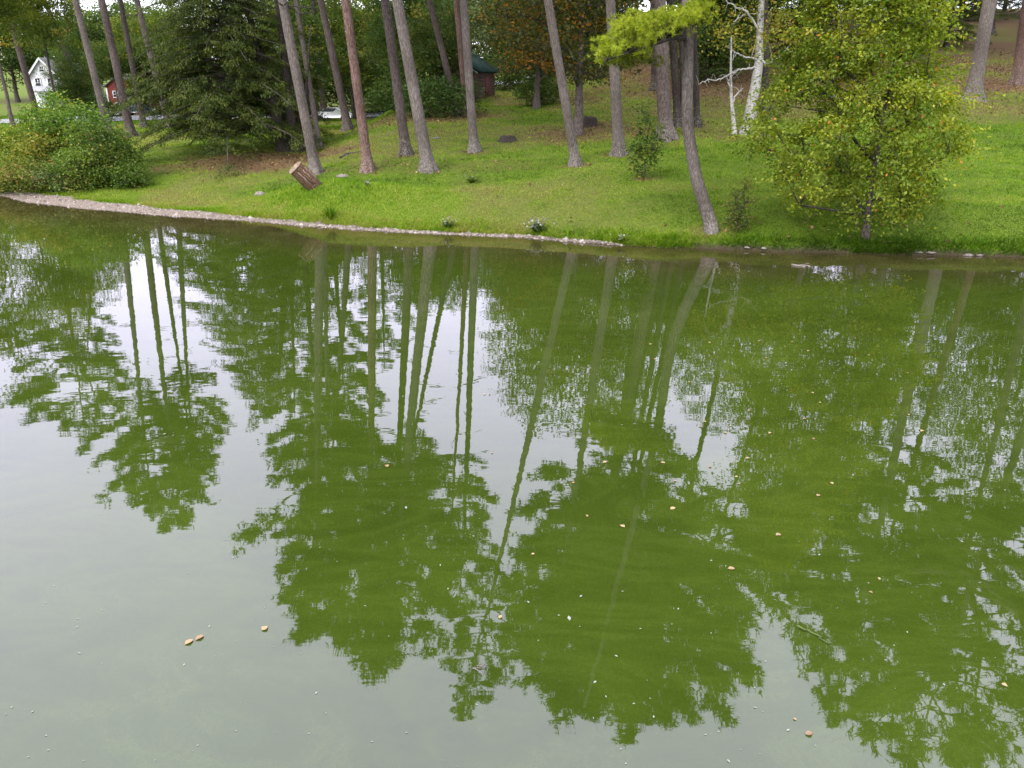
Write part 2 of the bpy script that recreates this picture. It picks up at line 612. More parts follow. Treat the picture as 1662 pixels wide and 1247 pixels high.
def beach_width(x):
    return np.interp(x, [-40, -20, -15, -11, -8, -5, -2, 1, 2.2, 3.0], [.8, 1.1, 1.15, .95, .42, .28, .2, .2, .12, 0]) * (.8 + .4 * vnoise(np.asarray(x) * 1.7, 5.5))


def zones(x, y):
    """what covers the ground: dry grass, leaf litter, sand, wet margin"""
    s = y - shore(x)
    n = fbm(x * .28 + 3, y * .28, 4)
    n2 = fbm(x * 1.1 + 30, y * 1.1, 3)
    lush = sstep(1.0, 6.0, x) * (1 - sstep(13, 19, s))                    # well-watered lawn on the right
    dry = sstep(.38, .66, n) * (.78 - .7 * lush) + .25 * sstep(5, 9, s) * (1 - lush) + .35 * (n2 - .4)
    dry = dry - .8 * sstep(-9, -5.5, x) * (1 - sstep(-3, -1, x)) * np.exp(-((s - 2.4) / 1.1) ** 2)
    dry = np.clip(dry, 0, 1) * (1 - .6 * sstep(30, 45, s))
    lit = np.zeros_like(s)
    for cx, cy, rx, ry, a in LITTER:
        d = np.sqrt(((x - cx) / rx) ** 2 + ((y - cy) / ry) ** 2)
        lit = np.maximum(lit, a * (1 - sstep(.45, 1.15, d + .5 * (n2 - .5))))
    hill = sstep(4, 8, x) * sstep(16, 23, s)
    lit = np.maximum(lit, hill * np.clip(.72 + .9 * (n - .5) + .5 * (n2 - .5), 0, .97))
    lit = np.maximum(lit, sstep(15, 24, s) * .5 * sstep(.45, .6, n) * (1 - sstep(-25, -12, -x - 8) * .3))
    bw = beach_width(x)
    sand = (1 - sstep(.85, 1.12, s / np.maximum(bw, 1e-3) + .35 * (n2 - .5))) * (bw > .02)
    patch = sstep(3.2, 4, x) * (1 - sstep(.0, .2, s)) * sstep(.58, .7, vnoise(x * .55, 2.2))
    sand = np.maximum(sand, patch * .8)
    wet = 1 - sstep(.0, .1, s + .0 * x)
    wet = np.where(x > 3, 1 - sstep(.05, .22, s), wet)
    return dry, np.clip(lit, 0, 1), np.clip(sand, 0, 1), np.clip(wet * (1 - .0 * sand), 0, 1)


def _l(px, py, rx, ry, a):
    p = hit(px, py)
    return (p[0], p[1], rx, ry, a)


LITTER = []
LITTER = [_l(420, 262, 5.0, 2.6, .85), _l(950, 215, 3.4, 2.6, .8), _l(700, 190, 5, 3.0, .7), _l(565, 190, 2.5, 2, .5), _l(800, 270, 2.2, 1.2, .3),
          _l(640, 268, 2.5, 1.2, .3), _l(1160, 215, 3, 2.5, .5), _l(215, 222, 1.5, 1.2, .5), _l(1578, 165, 2.2, 1.4, .6), _l(500, 285, 1.6, .6, .3),
          _l(1080, 235, 1.5, .8, .3), _l(1050, 291, .6, .35, .6), _l(600, 282, 1.2, .5, .3)]
LITTER += [_l(px, py, .9, .55, .5) for px, py in ((513, 284), (566, 213), (660, 253), (696, 279), (770, 248), (935, 269), (1005, 253), (1101, 207), (1157, 377), (519, 242), (1648, 138))]
build_ground()


def build_water():
    xs = np.unique(np.concatenate([np.linspace(-400, -40, 12), np.linspace(-40, 40, 90), np.linspace(40, 400, 12)]))
    ss = np.concatenate([np.linspace(-460, -30, 10), np.linspace(-28, -8, 12), np.linspace(-7, 2.5, 60)])
    X, S = np.meshgrid(xs, ss, indexing='ij')
    Y = np.minimum(np.interp(X, SX, SY) + S, 40)
    v = np.stack([X, Y, 0 * X], -1).reshape(-1, 3)
    n = len(ss)
    i = np.arange(len(xs) - 1)[:, None] * n
    j = np.arange(n - 1)[None]
    f = np.stack([i + j, i + n + j, i + n + j + 1, i + j + 1], -1).reshape(-1, 4)
    g = Geo()
    g.add(v, f)
    me = g.mesh("pond_water", M['water'], True)
    sh = 1 - sstep(.2, 4.2, -S + 1.8 * (fbm(X * .4, Y * .4, 3) - .5))
    at = me.attributes.new("shallow", 'FLOAT', 'POINT')
    at.data.foreach_set("value", sh.ravel().astype(np.float32))
    o = bpy.data.objects.new("water", me)
    o["kind"] = "structure"
    link(o)


build_water()


# ------------------------------------------------------------------ trees: shared pieces
def unit(v):
    return v / (np.linalg.norm(v) + 1e-9)


def trunk_curve(base, dirv, h, rng, wob=.12, n=22):
    t = np.concatenate([np.linspace(0, .08, 6)[:-1], np.linspace(.08, 1, n)])
    p = base[None] + dirv[None] * (t * h)[:, None]
    ph = rng.uniform(0, 6.28, 4)
    p[:, 0] += wob * np.sin(t * 5 + ph[0]) * t * 1.2 - wob * np.sin(ph[0]) * 0
    p[:, 1] += wob * np.sin(t * 4 + ph[1]) * t
    return t, p


def trunk_geo(t, p, r0, h, rng, seg=20, taper=.93, flare=1.0):
    z = t * h
    rad = r0 * (1 - taper * t ** 1.35) * (1 + flare * np.exp(-z / (r0 * 1.15)))
    a = np.linspace(0, 2 * np.pi, seg, endpoint=False)
    k = rng.integers(4, 7)
    lob = 1 + (.28 * np.exp(-z / (r0 * 1.6)))[:, None] * np.cos(k * a + rng.uniform(0, 6))[None] + .03 * rng.normal(size=(len(t), seg))
    q = p.copy()
    q[0] -= np.array([0, 0, .25])
    g = Geo()
    tint = np.clip(1.1 - z[:-1] / .7, 0, 1)
    g.tube(q, rad, seg, tint, True, lob)
    return g


def needle_tufts(g, c, d, rng, L=.24, W=.035, k=7, tint=None):
    """bursts of long needles: thin triangles fanning out about the shoot direction"""
    n = len(c)
    c = np.repeat(c, k, 0)
    d = np.repeat(d, k, 0) + rng.normal(size=(n * k, 3)) * .75
    d /= np.linalg.norm(d, axis=1)[:, None]
    sd = np.cross(d, rng.normal(size=(n * k, 3)))
    sd /= np.linalg.norm(sd, axis=1)[:, None] + 1e-9
    ln = (L * rng.uniform(.7, 1.3, n * k))[:, None]
    v = np.stack([c - sd * W * .5, c + sd * W * .5, c + d * ln], 1).reshape(-1, 3)
    tn = np.repeat(rng.random(n) if tint is None else tint, k) * .7 + rng.random(n * k) * .3
    g.add(v, np.arange(3 * n * k).reshape(-1, 3), tn)


def make_pine_crown(seed, L=11.0, Rm=3.1, whorls=15, dens=1.0, side=0.0):
    """crown with its foot at the origin, about a vertical axis of length L; returns foliage and limb meshes"""
    rng = np.random.default_rng(seed)
    g, w = Geo(), Geo()
    for i in range(whorls):
        f = (i + rng.uniform(-.3, .3)) / whorls
        f = min(max(f, 0), .97)
        z = f * L
        env = Rm * (min(1, .55 + 1.6 * f) if f < .3 else (1 - ((f - .3) / .72) ** 1.35)) + .25
        nb = rng.integers(3, 6)
        a0 = rng.uniform(0, 6.28)
        for b in range(nb):
            if f < .25 and rng.random() < .35:
                continue
            a = a0 + b * 6.283 / nb + rng.normal(0, .3)
            ln = env * rng.uniform(.55, 1.2) * (1 + side * math.cos(a))
            rise = rng.uniform(-.05, .35) + .35 * f
            m = 7
            tt = np.linspace(0, 1, m)
            dx = np.array([math.cos(a), math.sin(a), 0])
            pts = dx[None] * (tt * ln)[:, None]
            pts[:, 2] = z + ln * (rise * tt - .12 * np.sin(tt * 3.1) + .1 * tt ** 2)
            pts[:, :2] += np.cumsum(rng.normal(0, .04 * ln / m * 2, (m, 2)), 0)
            w.tube(pts, .05 * (ln / 3) * (1 - .85 * tt) + .008, 5, .5, False)
            # foliage pads on side shoots
            ns = max(3, int(6 * ln / 2.5 * dens))
            for q in range(ns):
                u = rng.uniform(.35, 1.0) ** .8
                k = u * (m - 1)
                i0 = min(int(k), m - 2)
                p0 = pts[i0] + (pts[i0 + 1] - pts[i0]) * (k - i0)
                sa = a + rng.choice([-1, 1]) * rng.uniform(.3, 1.2)
                sl = rng.uniform(.3, .85) * (1.15 - .6 * u) * ln / 2.6
                e = p0 + np.array([math.cos(sa), math.sin(sa), rng.uniform(.0, .35)]) * sl
                w.tube(np.array([p0, (p0 + e) / 2 + [0, 0, .03], e]), [.018, .012, .006], 4, .5, False)
                nt = max(3, int(rng.integers(8, 15) * dens))
                fr = rng.uniform(.25, 1.1, nt)[:, None]
                c = p0 + (e - p0) * fr + rng.normal(size=(nt, 3)) * np.array([.17, .17, .07])
                d = np.repeat(unit(e - p0)[None], nt, 0) + np.array([0, 0, .35])
                needle_tufts(g, c, d, rng, .27, .05, 6, np.clip(rng.normal(.5, .2) + rng.normal(0, .12, nt), 0, 1))
    nt = 60
    c = np.stack([rng.normal(0, .16, nt), rng.normal(0, .16, nt), rng.uniform(.9, 1.02, nt) * L], 1)
    needle_tufts(g, c, np.tile([[0, 0, .6]], (nt, 1)) + rng.normal(size=(nt, 3)) * .5, rng, .27, .05, 6)
    return g, w


def make_branching(rng, base, targets, r_tip=.008, order_axis=None, alpha=.55, r_pow=.45, trunk=None, mids=1, sag=.06):
    """grow limbs from the trunk points to every target: each target joins the nearest suitable node"""
    nodes = [np.array(p, float) for p in trunk]
    parent = [-1] + list(range(len(trunk) - 1))
    plen = [0.0]
    for i in range(1, len(trunk)):
        plen.append(plen[-1] + np.linalg.norm(nodes[i] - nodes[i - 1]) * .4)
    order = np.argsort(np.linalg.norm((targets - base) * np.array([1, 1, .8]), axis=1))
    tips = []
    P = np.array(nodes)
    PL = np.array(plen)
    for o in order:
        tg = targets[o]
        dv = tg[None] - P
        d = np.linalg.norm(dv, axis=1)
        cost = d + alpha * PL * .35 + np.where(dv[:, 2] < .15 * d, .6 * (0.15 * d - dv[:, 2]), 0)
        i = int(np.argmin(cost))
        prev, pv = i, P[i].copy()
        seg = max(1, int(d[i] / .7)) if mids else 1
        new, npl = [], []
        side = rng.normal(size=3) * .06 * d[i]
        for k in range(1, seg + 1):
            u = k / seg
            q = pv + (tg - pv) * u + side * math.sin(u * math.pi) + np.array([0, 0, sag * d[i] * math.sin(u * math.pi)])
            parent.append(prev if k == 1 else len(P) + len(new) - 1)
            new.append(q)
            npl.append(PL[i] + d[i] * u)
        P = np.vstack([P, new])
        PL = np.concatenate([PL, npl])
        tips.append(len(P) - 1)
    cnt = np.zeros(len(P))
    for t in tips:
        cnt[t] += 1
    for i in range(len(P) - 1, 0, -1):
        cnt[parent[i]] += cnt[i]
    rad = r_tip * np.maximum(cnt, 1) ** r_pow
    return P, np.array(parent), rad, np.array(tips)


def limbs_geo(P, parent, rad, skip=0, seg=5):
    g = Geo()
    ch = {}
    for i, p in enumerate(parent):
        ch.setdefault(int(p), []).append(i)
    a = np.arange(seg) * 2 * np.pi / seg
    idx = [i for i in range(len(P)) if i >= skip and parent[i] >= 0]
    idx = np.array(idx)
    A, B = P[parent[idx]], P[idx]
    ra, rb = np.minimum(rad[parent[idx]], rad[idx] * 1.5), rad[idx]
    t = B - A
    t /= np.linalg.norm(t, axis=1)[:, None] + 1e-9
    ref = np.where(np.abs(t[:, :1]) < .8, np.array([[1.0, 0, 0]]), np.array([[0, 1.0, 0]]))
    u = np.cross(t, ref)
    u /= np.linalg.norm(u, axis=1)[:, None] + 1e-9
    w = np.cross(t, u)
    off = np.cos(a)[None, :, None] * u[:, None] + np.sin(a)[None, :, None] * w[:, None]
    va = A[:, None] + off * ra[:, None, None]
    vb = B[:, None] + off * rb[:, None, None]
    v = np.concatenate([va, vb], 1).reshape(-1, 3)
    j = np.arange(seg)
    k = (j + 1) % seg
    f = (np.arange(len(idx)) * 2 * seg)[:, None, None] + np.stack([j, k, k + seg, j + seg], -1)[None]
    g.add(v, f.reshape(-1, 4), .3)
    return g


def crown_targets(rng, n, shape):
    """points inside a lumpy crown; shape(dir, f) is given by (centre, radii, bottom flat)"""
    c, rad, shell = shape
    out = []
    lob = rng.normal(size=(9, 3))
    lob /= np.linalg.norm(lob, axis=1)[:, None]
    la = rng.uniform(.0, .38, 9)
    while len(out) < n:
        d = rng.normal(size=3)
        d /= np.linalg.norm(d)
        k = .78 + float(np.sum(la * np.clip(lob @ d, 0, 1) ** 4))
        r = rng.random() ** shell * k
        out.append(np.array(c) + d * r * np.array(rad))
    return np.array(out)


def make_broadleaf(seed, h, r, trunk_h, n_t=170, leaf=.16, per=42, clump=.5, flat=.55, shell=.42, r_trunk=.18, tint_mu=.45, tint_sd=.2, dirs_droop=.15, lift=0.0):
    """returns foliage, limbs and trunk meshes about the origin"""
    rng = np.random.default_rng(seed)
    ch = h - trunk_h
    tg = crown_targets(rng, n_t, ((0, 0, trunk_h + ch * .5), (r, r, ch * .52), shell))
    tg = tg[tg[:, 2] > trunk_h * .55]
    tp = np.stack([np.array([0.03 * math.sin(z * 2), .03 * math.cos(z), z]) for z in np.linspace(0, trunk_h + ch * .45, 9)])
    P, par, rad, tips = make_branching(rng, np.array([0, 0, trunk_h * .6]), tg, .010, trunk=tp)
    rad = np.minimum(rad, r_trunk)
    lim = limbs_geo(P, par, rad, skip=len(tp))
    g = Geo()
    c = P[tips]
    n = len(c) * per
    cc = np.repeat(c, per, 0) + rng.normal(size=(n, 3)) * np.array([clump, clump, clump * flat])
    ctint = np.repeat(np.clip(rng.normal(tint_mu, tint_sd, len(c)), 0, 1), per)
    tint = np.clip(ctint + rng.normal(0, .13, n), 0, .999)
    g.leaves(cc, leaf, leaf * .62, rng, .45, tint, None, dirs_droop)
    tt = np.linspace(0, 1, 9)
    tr = Geo()
    tr.tube(np.vstack([tp[0] - [0, 0, .3], tp]), np.concatenate([[r_trunk * 1.5], r_trunk * (1 - .6 * tt) * (1 + .4 * np.exp(-tt * 14))]), 10, .4, True)
    return g, lim, tr


# ------------------------------------------------------------------ the pines
def solve_dir(B, top_px, ly):
    r = ray(*top_px)
    t = (B[1] - ly * (CAM_H - B[2])) / (r[1] + ly * r[2])
    Pt = np.array([0, 0, CAM_H]) + r * t
    return (Pt - B) / (Pt[2] - B[2])


def refl_project(p):
    return project((p[0], p[1], -p[2]))


def solve_tree(B, top_px, refl):
    """lean towards the water chosen so that the reflected trunk passes the given pixel too"""
    best, bl = None, .04
    if refl is not None:
        for ly in np.arange(-.10, .181, .01):
            d = solve_dir(B, top_px, ly)
            z = np.linspace(1, 26, 60)
            q = np.array([refl_project(B + d * k) for k in z])
            x = np.interp(refl[1], q[:, 1], q[:, 0])
            e = abs(x - refl[0]) + 120 * abs(ly - .04)
            if best is None or e < best:
                best, bl = e, ly
    return solve_dir(B, top_px, bl)


PINE_CROWNS = []
for sd, L, Rm, wh, dn, side in ((11, 11, 3.3, 16, 1.4, .0), (12, 12, 3.0, 17, 1.3, .25), (13, 10, 3.7, 14, 1.45, -.2), (14, 13, 3.4, 18, 1.4, .1), (15, 11, 2.8, 16, 1.2, -.1)):
    gg, ww = make_pine_crown(sd, L, Rm, wh, dn, side)
    PINE_CROWNS.append((L, gg.mesh("pine_crown", M['needle']), ww.mesh("pine_limbs", M['bark_brown'])))


def pine(label, base, top, wpx, h, cb, bark, refl=None, var=0, name="pine_tree", wide=1.0, stubs=5, seed=None, dist=None, group="tall pines on the bank"):
    B = hit(*base) if dist is None else ground_at(base[0], dist)
    d = solve_tree(B, top, refl)
    depth = B[1] * CP - (B[2] - CAM_H) * SP
    r0 = wpx * depth / FPX / 2 * .74
    rng = np.random.default_rng(abs(hash((base, top))) % 99991 if seed is None else seed)
    o = thing(name, label, "tree", B, group)
    t, p = trunk_curve(B, d, h / 1.0, rng, .05)
    g = trunk_geo(t, p, r0, h, rng)
    part("trunk", g, M[bark], o, True)
    L, cm, wm = PINE_CROWNS[var % len(PINE_CROWNS)]
    sc = (h - cb) / L
    i = int(np.argmin(np.abs(t * h - cb)))
    pos = p[i] - B
    q = Vector(unit(d)).rotation_difference(Vector((0, 0, 1))).inverted()
    spin = Matrix.Rotation(rng.uniform(0, 6.28), 4, 'Z')
    for nm, me in (("crown", cm), ("limbs", wm)):
        c = bpy.data.objects.new(nm, me)
        link(c, o)
        c.matrix_local = Matrix.Translation(Vector(pos)) @ q.to_matrix().to_4x4() @ spin @ Matrix.Diagonal((sc * wide, sc * wide, sc * 1.02, 1))
    # dead snags below the crown
    if stubs:
        for _ in range(stubs):
            s = Geo()
            z = rng.uniform(.5 * cb, cb)
            k = int(np.argmin(np.abs(t * h - z)))
            a = rng.uniform(0, 6.28)
            ln = rng.uniform(.25, 1.5)
            dv = np.array([math.cos(a), math.sin(a), rng.uniform(-.25, .25)])
            q0 = p[k]
            m = q0 + dv * ln * .6
            e = q0 + dv * ln + np.array([0, 0, rng.uniform(-.2, .15)])
            s.tube([q0, m, e], [.035, .022, .006], 5, .4)
            part("dead_branch", s, M['bark_dark'], o)
    return o, B, d


PINES = [
    ("slim brown pine at far left in front of the white house", (62, 193), (8, 0), 13, 23, 12.8, 'bark_brown', (118, 680), 2, dict(wide=1.25)),
    ("thin dark pine half hidden between the leftmost pine and the pale one", (148, 182), (82, 25), 11, 22, 13, 'bark_dark', None, 1, dict(wide=1.25)),
    ("pale grey pine rising behind the leafy shrubs at left", (177, 217), (122, 0), 15, 21.5, 13.3, 'bark_grey', (230, 640), 0, {}),
    ("stout brown pine on the open grass just right of the leafy shrubs", (213, 221), (165, 0), 17, 21.5, 13.3, 'bark_brown', (256, 620), 2, {}),
    ("dark slender pine behind the stout brown one, beside the parked car", (234, 207), (195, 0), 12, 22, 13.3, 'bark_dark', (290, 560), 4, {}),
    ("grey pine whose foot the dark hemlock hides on its left side", (275, 208), (222, 0), 14, 20.5, 12, 'bark_grey', (310, 600), 3, {}),
    ("reddish pine trunk showing above and behind the dark hemlock", (458, 196), (425, 0), 15, 20, 10, 'bark_brown', None, 1, {}),
    ("mottled grey pine leaning left right behind the tilted cut log", (513, 283), (459, 0), 22, 18.3, 8.2, 'bark_grey', (512, 690), 3, {}),
    ("thin grey pine almost hidden behind the one at the cut log", (519, 241), (480, 0), 12, 18, 9.5, 'bark_grey', None, 4, {}),
    ("dark thick trunk deep in the shade between hemlock and brown pine", (528, 196), (508, 0), 15, 18, 9, 'bark_dark', None, 0, {}),
    ("brown pine with pale foot set back right of the hemlock", (566, 212), (520, 0), 17, 18.5, 9.5, 'bark_brown', None, 2, {}),
    ("straight pine with red-streaked bark right of the cut log", (598, 278), (560, 0), 21, 18.6, 8.2, 'bark_red', (600, 640), 0, {}),
    ("nearly black pine with spreading root far back on the rise", (612, 182), (595, 0), 15, 20, 9, 'bark_dark', None, 1, {}),
    ("brown-grey pine with flared foot between the red-streaked and the stoutest pale one", (660, 252), (624, 0), 21, 18.4, 8.6, 'bark_brown', (663, 640), 4, {}),
    ("stoutest pale grey pine leaning left in the middle of the bank", (696, 278), (645, 0), 26, 18.6, 8.6, 'bark_grey', (670, 680), 2, {}),
    ("brown pine leaning left in the shade beside the cabin", (745, 188), (697, 0), 14, 21, 12, 'bark_brown', (690, 660), 4, {}),
    ("dark red straight trunk partly hidden behind the pine before the cabin", (757, 188), (740, 0), 13, 22, 13, 'bark_red', None, 1, {}),
    ("straight grey-brown pine standing in front of the cabin", (770, 247), (752, 0), 19, 19, 12, 'bark_grey', (762, 700), 1, dict(wide=.8)),
    ("slender grey pine leaning left in front of the turning maple", (935, 268), (889, 0), 20, 20.5, 13, 'bark_grey', (830, 850), 4, dict(wide=.85)),
    ("straight grey pine partly crossed by the bright yellow-green needles", (1005, 252), (990, 0), 23, 19.6, 9.2, 'bark_grey', (955, 680), 3, {}),
    ("thickest brown-grey pine of the cluster right of the sapling", (1080, 225), (1070, 0), 29, 24, 11.5, 'bark_brown', (1040, 640), 0, {}),
    ("dark pine close behind the thickest one of the cluster", (1101, 206), (1088, 0), 17, 24, 12, 'bark_dark', None, 1, {}),
    ("dark brown pine between the cluster and the curved shore pine", (1112, 206), (1106, 0), 16, 24, 12, 'bark_brown', None, 2, {}),
    ("dark pine mostly hidden behind the curved shore pine", (1132, 206), (1124, 0), 14, 26, 12, 'bark_dark', None, 3, {}),
    ("far dark pine on the leaf-strewn rise left of the cluster", (1062, 147), (1062, 0), 14, 24, 12, 'bark_dark', None, 4, {}),
    ("dark brown pine directly behind the white birch", (1243, 180), (1241, 0), 15, 30, 13, 'bark_dark', None, 0, {}),
    ("pine trunk seen through the yellow-green tree's crown", (1352, 160), (1348, 0), 15, 30, 14, 'bark_brown', None, 2, {}),
    ("purplish brown pine at the right edge of the yellow-green tree", (1497, 118), (1508, 0), 17, 25, 12, 'bark_brown', None, 1, {}),
    ("big pale pine with flared roots on the lawn at right", (1577, 164), (1607, 0), 28, 31, 14, 'bark_grey', (1450, 780), 3, {}),
    ("reddish pine on the slope at the right edge of the picture", (1648, 137), (1668, 0), 19, 28, 13, 'bark_red', (1560, 650), 0, {}),
    ("small dark far trunk on the hill behind the big pale pine", (1609, 46), (1614, 0), 12, 20, 9, 'bark_dark', None, 4, dict(dist=62)),
    ("pine beyond the right edge, showing only as a reflection in the lower right", (1790, 290), (1850, 0), 24, 20.5, 8, 'bark_grey', (1690, 800), 2, {}),
    ("pine past the right edge of the lawn, seen only mirrored in the pond", (1740, 190), (1790, 0), 20, 24, 12, 'bark_brown', None, 3, {}),
]
for k, (lab, b, tp, w, h, cb, bk, rf, var, kw) in enumerate(PINES):
    pine(lab, b, tp, w, h, cb, bk, rf, var, seed=100 + k, **kw)

# ------------------------------------------------------------------ curved pine at the water's edge
def curved_pine():
    B = hit(1157, 376)
    pix = [(1157, 376), (1146, 338), (1133, 303), (1126, 269), (1120, 236), (1116, 202), (1115, 168), (1116, 135), (1117, 101), (1118, 67), (1116, 30), (1115, 0)]
    pts = [B]
    for i, (x, y) in enumerate(pix[1:]):
        pts.append(at_depth(x, y, B[1] - .03 * i))
    last, d = pts[-1], unit(pts[-1] - pts[-3])
    d = unit(d + np.array([-.06, 0, .1]))
    for k in range(1, 9):
        pts.append(last + d * k * 1.15)
    pts = np.array(pts)
    u = np.linspace(0, 1, len(pts))
    uu = np.linspace(0, 1, 46)
    P = np.stack([np.interp(uu, u, pts[:, i]) for i in range(3)], 1)
    for _ in range(3):
        P[1:-1] = (P[:-2] + 2 * P[1:-1] + P[2:]) / 4
    depth = B[1] * CP - (B[2] - CAM_H) * SP
    r0 = 20 * depth / FPX / 2
    o = thing("pine_tree", "curved pine at the water's edge with bright yellow-green needle branch", "tree", B, "tall pines on the bank")
    rng = np.random.default_rng(55)
    h = P[-1][2] - B[2]
    P[0] -= [0, 0, .2]
    rad = r0 * (1 - .7 * uu ** 1.3) * (1 + .35 * np.exp(-uu * 60))
    g = Geo()
    g.tube(P, rad, 18, np.clip(1 - uu[:-1] * 14, 0, 1), True, 1 + .04 * rng.normal(size=(46, 18)))
    part("trunk", g, M['bark_grey'], o, True)
    L, cm, wm = PINE_CROWNS[1]
    for nm, me in (("crown", cm), ("limbs", wm)):
        c = bpy.data.objects.new(nm, me)
        link(c, o)
        c.matrix_local = Matrix.Translation(Vector(P[26] - B)) @ Matrix.Rotation(1.0, 4, 'Z') @ Matrix.Diagonal((.85, .85, (P[-1][2] - P[26][2]) / 12.0, 1))
    # the low bright branch, reaching left and hanging in pads
    y0 = B[1] - .2
    br = Geo()
    fol = Geo()
    main = [at_depth(1117, 62, y0), at_depth(1090, 61, y0 - .5), at_depth(1060, 72, y0 - .8), at_depth(1020, 86, y0 - 1.0), at_depth(985, 98, y0 - 1.1)]
    br.tube(main, [.075, .055, .042, .03, .014], 7, .4)
    sub = [at_depth(1117, 45, y0), at_depth(1133, 38, y0 - .2), at_depth(1150, 30, y0 - .4)]
    br.tube(sub, [.035, .02, .01], 5, .4)
    pads = []
    R2 = np.random.default_rng(8)

    def padline(a, b, n, th, depth_sp):
        for i in range(n):
            u_ = R2.random()
            px = a[0] + (b[0] - a[0]) * u_ + R2.normal(0, 6)
            py = a[1] + (b[1] - a[1]) * u_ + R2.normal(0, th)
            pads.append(at_depth(px, py, y0 - .5 + R2.normal(0, depth_sp)))
    padline((1000, 42), (1145, 22), 150, 6, .5)
    padline((1085, 38), (1150, 28), 70, 9, .45)
    padline((1000, 48), (1100, 42), 110, 8, .5)
    padline((970, 80), (1065, 60), 130, 8, .5)
    padline((975, 90), (1050, 84), 50, 9, .4)
    padline((1130, 18), (1148, 12), 18, 5, .3)
    pads = np.array(pads)
    dirs = np.stack([R2.normal(-.3, .5, len(pads)), R2.normal(-.2, .4, len(pads)), R2.uniform(.3, 1.0, len(pads))], 1)
    for p in pads[::3]:
        q = min(main + sub, key=lambda m: np.linalg.norm(m - p))
        br.tube([q, (q + p) / 2 + [0, 0, -.03], p], [.012, .008, .004], 4, .4, False)
    pads2 = np.repeat(pads, 3, 0) + R2.normal(size=(len(pads) * 3, 3)) * [.11, .11, .05]
    needle_tufts(fol, pads2, np.repeat(dirs, 3, 0), R2, .105, .013, 26)
    part("branch", br, M['bark_dark'], o)
    b = part("needle_pads", fol, M['needle_bright'], o)
    b["label"] = "bright yellow-green needles on the low branch"
    # darker needles hanging below the branch
    low = Geo()
    lp = np.array([at_depth(R2.uniform(990, 1075), R2.uniform(88, 108), y0 - .3 + R2.normal(0, .3)) for _ in range(60)])
    needle_tufts(low, lp, np.tile(np.array([[-.2, 0, -.3]]), (60, 1)), R2, .17, .016, 14)
    part("lower_needles", low, M['leaf_yellow'], o)


curved_pine()


# ------------------------------------------------------------------ dark hemlock
def hemlock_mesh(seed, h, r, nbr=120, shoots=16, base_f=.06):
    rng = np.random.default_rng(seed)
    g, w = Geo(), Geo()
    for i in range(nbr):
        f = base_f + (1 - base_f) * (i + rng.random()) / nbr
        z = f * h
        a = i * 2.4 + rng.normal(0, .3)
        ln = r * (1 - f) ** .75 * rng.uniform(.65, 1.12) + .25
        m = 8
        t = np.linspace(0, 1, m)
        dx = np.array([math.cos(a), math.sin(a), 0])
        pts = dx[None] * (t * ln)[:, None]
        pts[:, 2] = z + ln * (.22 * t - .42 * t ** 2) + rng.normal(0, .02, m)
        w.tube(pts, .05 * (ln / r) * (1 - .85 * t) + .006, 5, .4, False)
        ns = int(shoots * (.4 + ln / r))
        for s in range(ns):
            u = rng.uniform(.12, 1.0)
            k = u * (m - 1)
            i0 = min(int(k), m - 2)
            p0 = pts[i0] + (pts[i0 + 1] - pts[i0]) * (k - i0)
            sa = a + rng.choice([-1, 1]) * rng.uniform(.5, 1.25)
            sl = (.35 + .9 * (1 - u)) * rng.uniform(.5, 1.1) * ln / 3.2
            e = p0 + np.array([math.cos(sa) * sl, math.sin(sa) * sl, -.22 * sl - rng.uniform(0, .12)])
            nn = max(10, int(36 * sl / .6))
            fr = rng.random(nn)[:, None]
            c = p0 + (e - p0) * fr + rng.normal(size=(nn, 3)) * [.08, .08, .05]
            d = np.repeat(unit(e - p0)[None], nn, 0) + rng.normal(size=(nn, 3)) * .5
            tn = np.clip(rng.normal(.35 + .3 * u, .18) + rng.normal(0, .1, nn), 0, 1)
            g.leaves(c, .12, .034, rng, .75, tn, d, .25)
    return g, w


def hemlock():
    B = hit(462, 246)
    o = thing("hemlock_tree", "broad dark hemlock with drooping boughs sweeping the grass", "tree", B)
    g, w = hemlock_mesh(21, 10.8, 5.0, 215, 22, .06)
    # the crown hangs to the left and towards the viewer
    sh = Matrix.Translation((-2.2, -.2, .0))
    for nm, gg, mt in (("crown", g, M['hemlock']), ("boughs", w, M['bark_dark'])):
        c = bpy.data.objects.new(nm, gg.mesh(nm, mt))
        link(c, o)
        c.matrix_local = sh
    rng = np.random.default_rng(5)
    for (bx, tx, rr) in ((0, -1.5, .27), (.42, -.2, .24), (.7, .9, .12)):
        t = np.linspace(0, 1, 12)
        p = B[None] + np.stack([bx + tx * t, .1 * np.sin(4 * t) + .3 * t, t * 8.5 * (1 if rr > .2 else .6)], 1)
        p[0] -= [0, 0, .2]
        gg = Geo()
        gg.tube(p, rr * (1 - .8 * t) * (1 + .4 * np.exp(-t * 30)), 12, .2)
        part("trunk", gg, M['bark_dark'], o, True)
    return B


HB = hemlock()


# ------------------------------------------------------------------ broadleaf trees in front
def place_tree(name, label, B, meshes, scale=1.0, rot=0.0, group=None, cat="tree", zs=1.0):
    o = thing(name, label, cat, B, group)
    for nm, me in meshes:
        c = bpy.data.objects.new(nm, me)
        link(c, o)
        c.rotation_euler = (0, 0, rot)
        c.scale = (scale, scale, scale * zs)
    return o


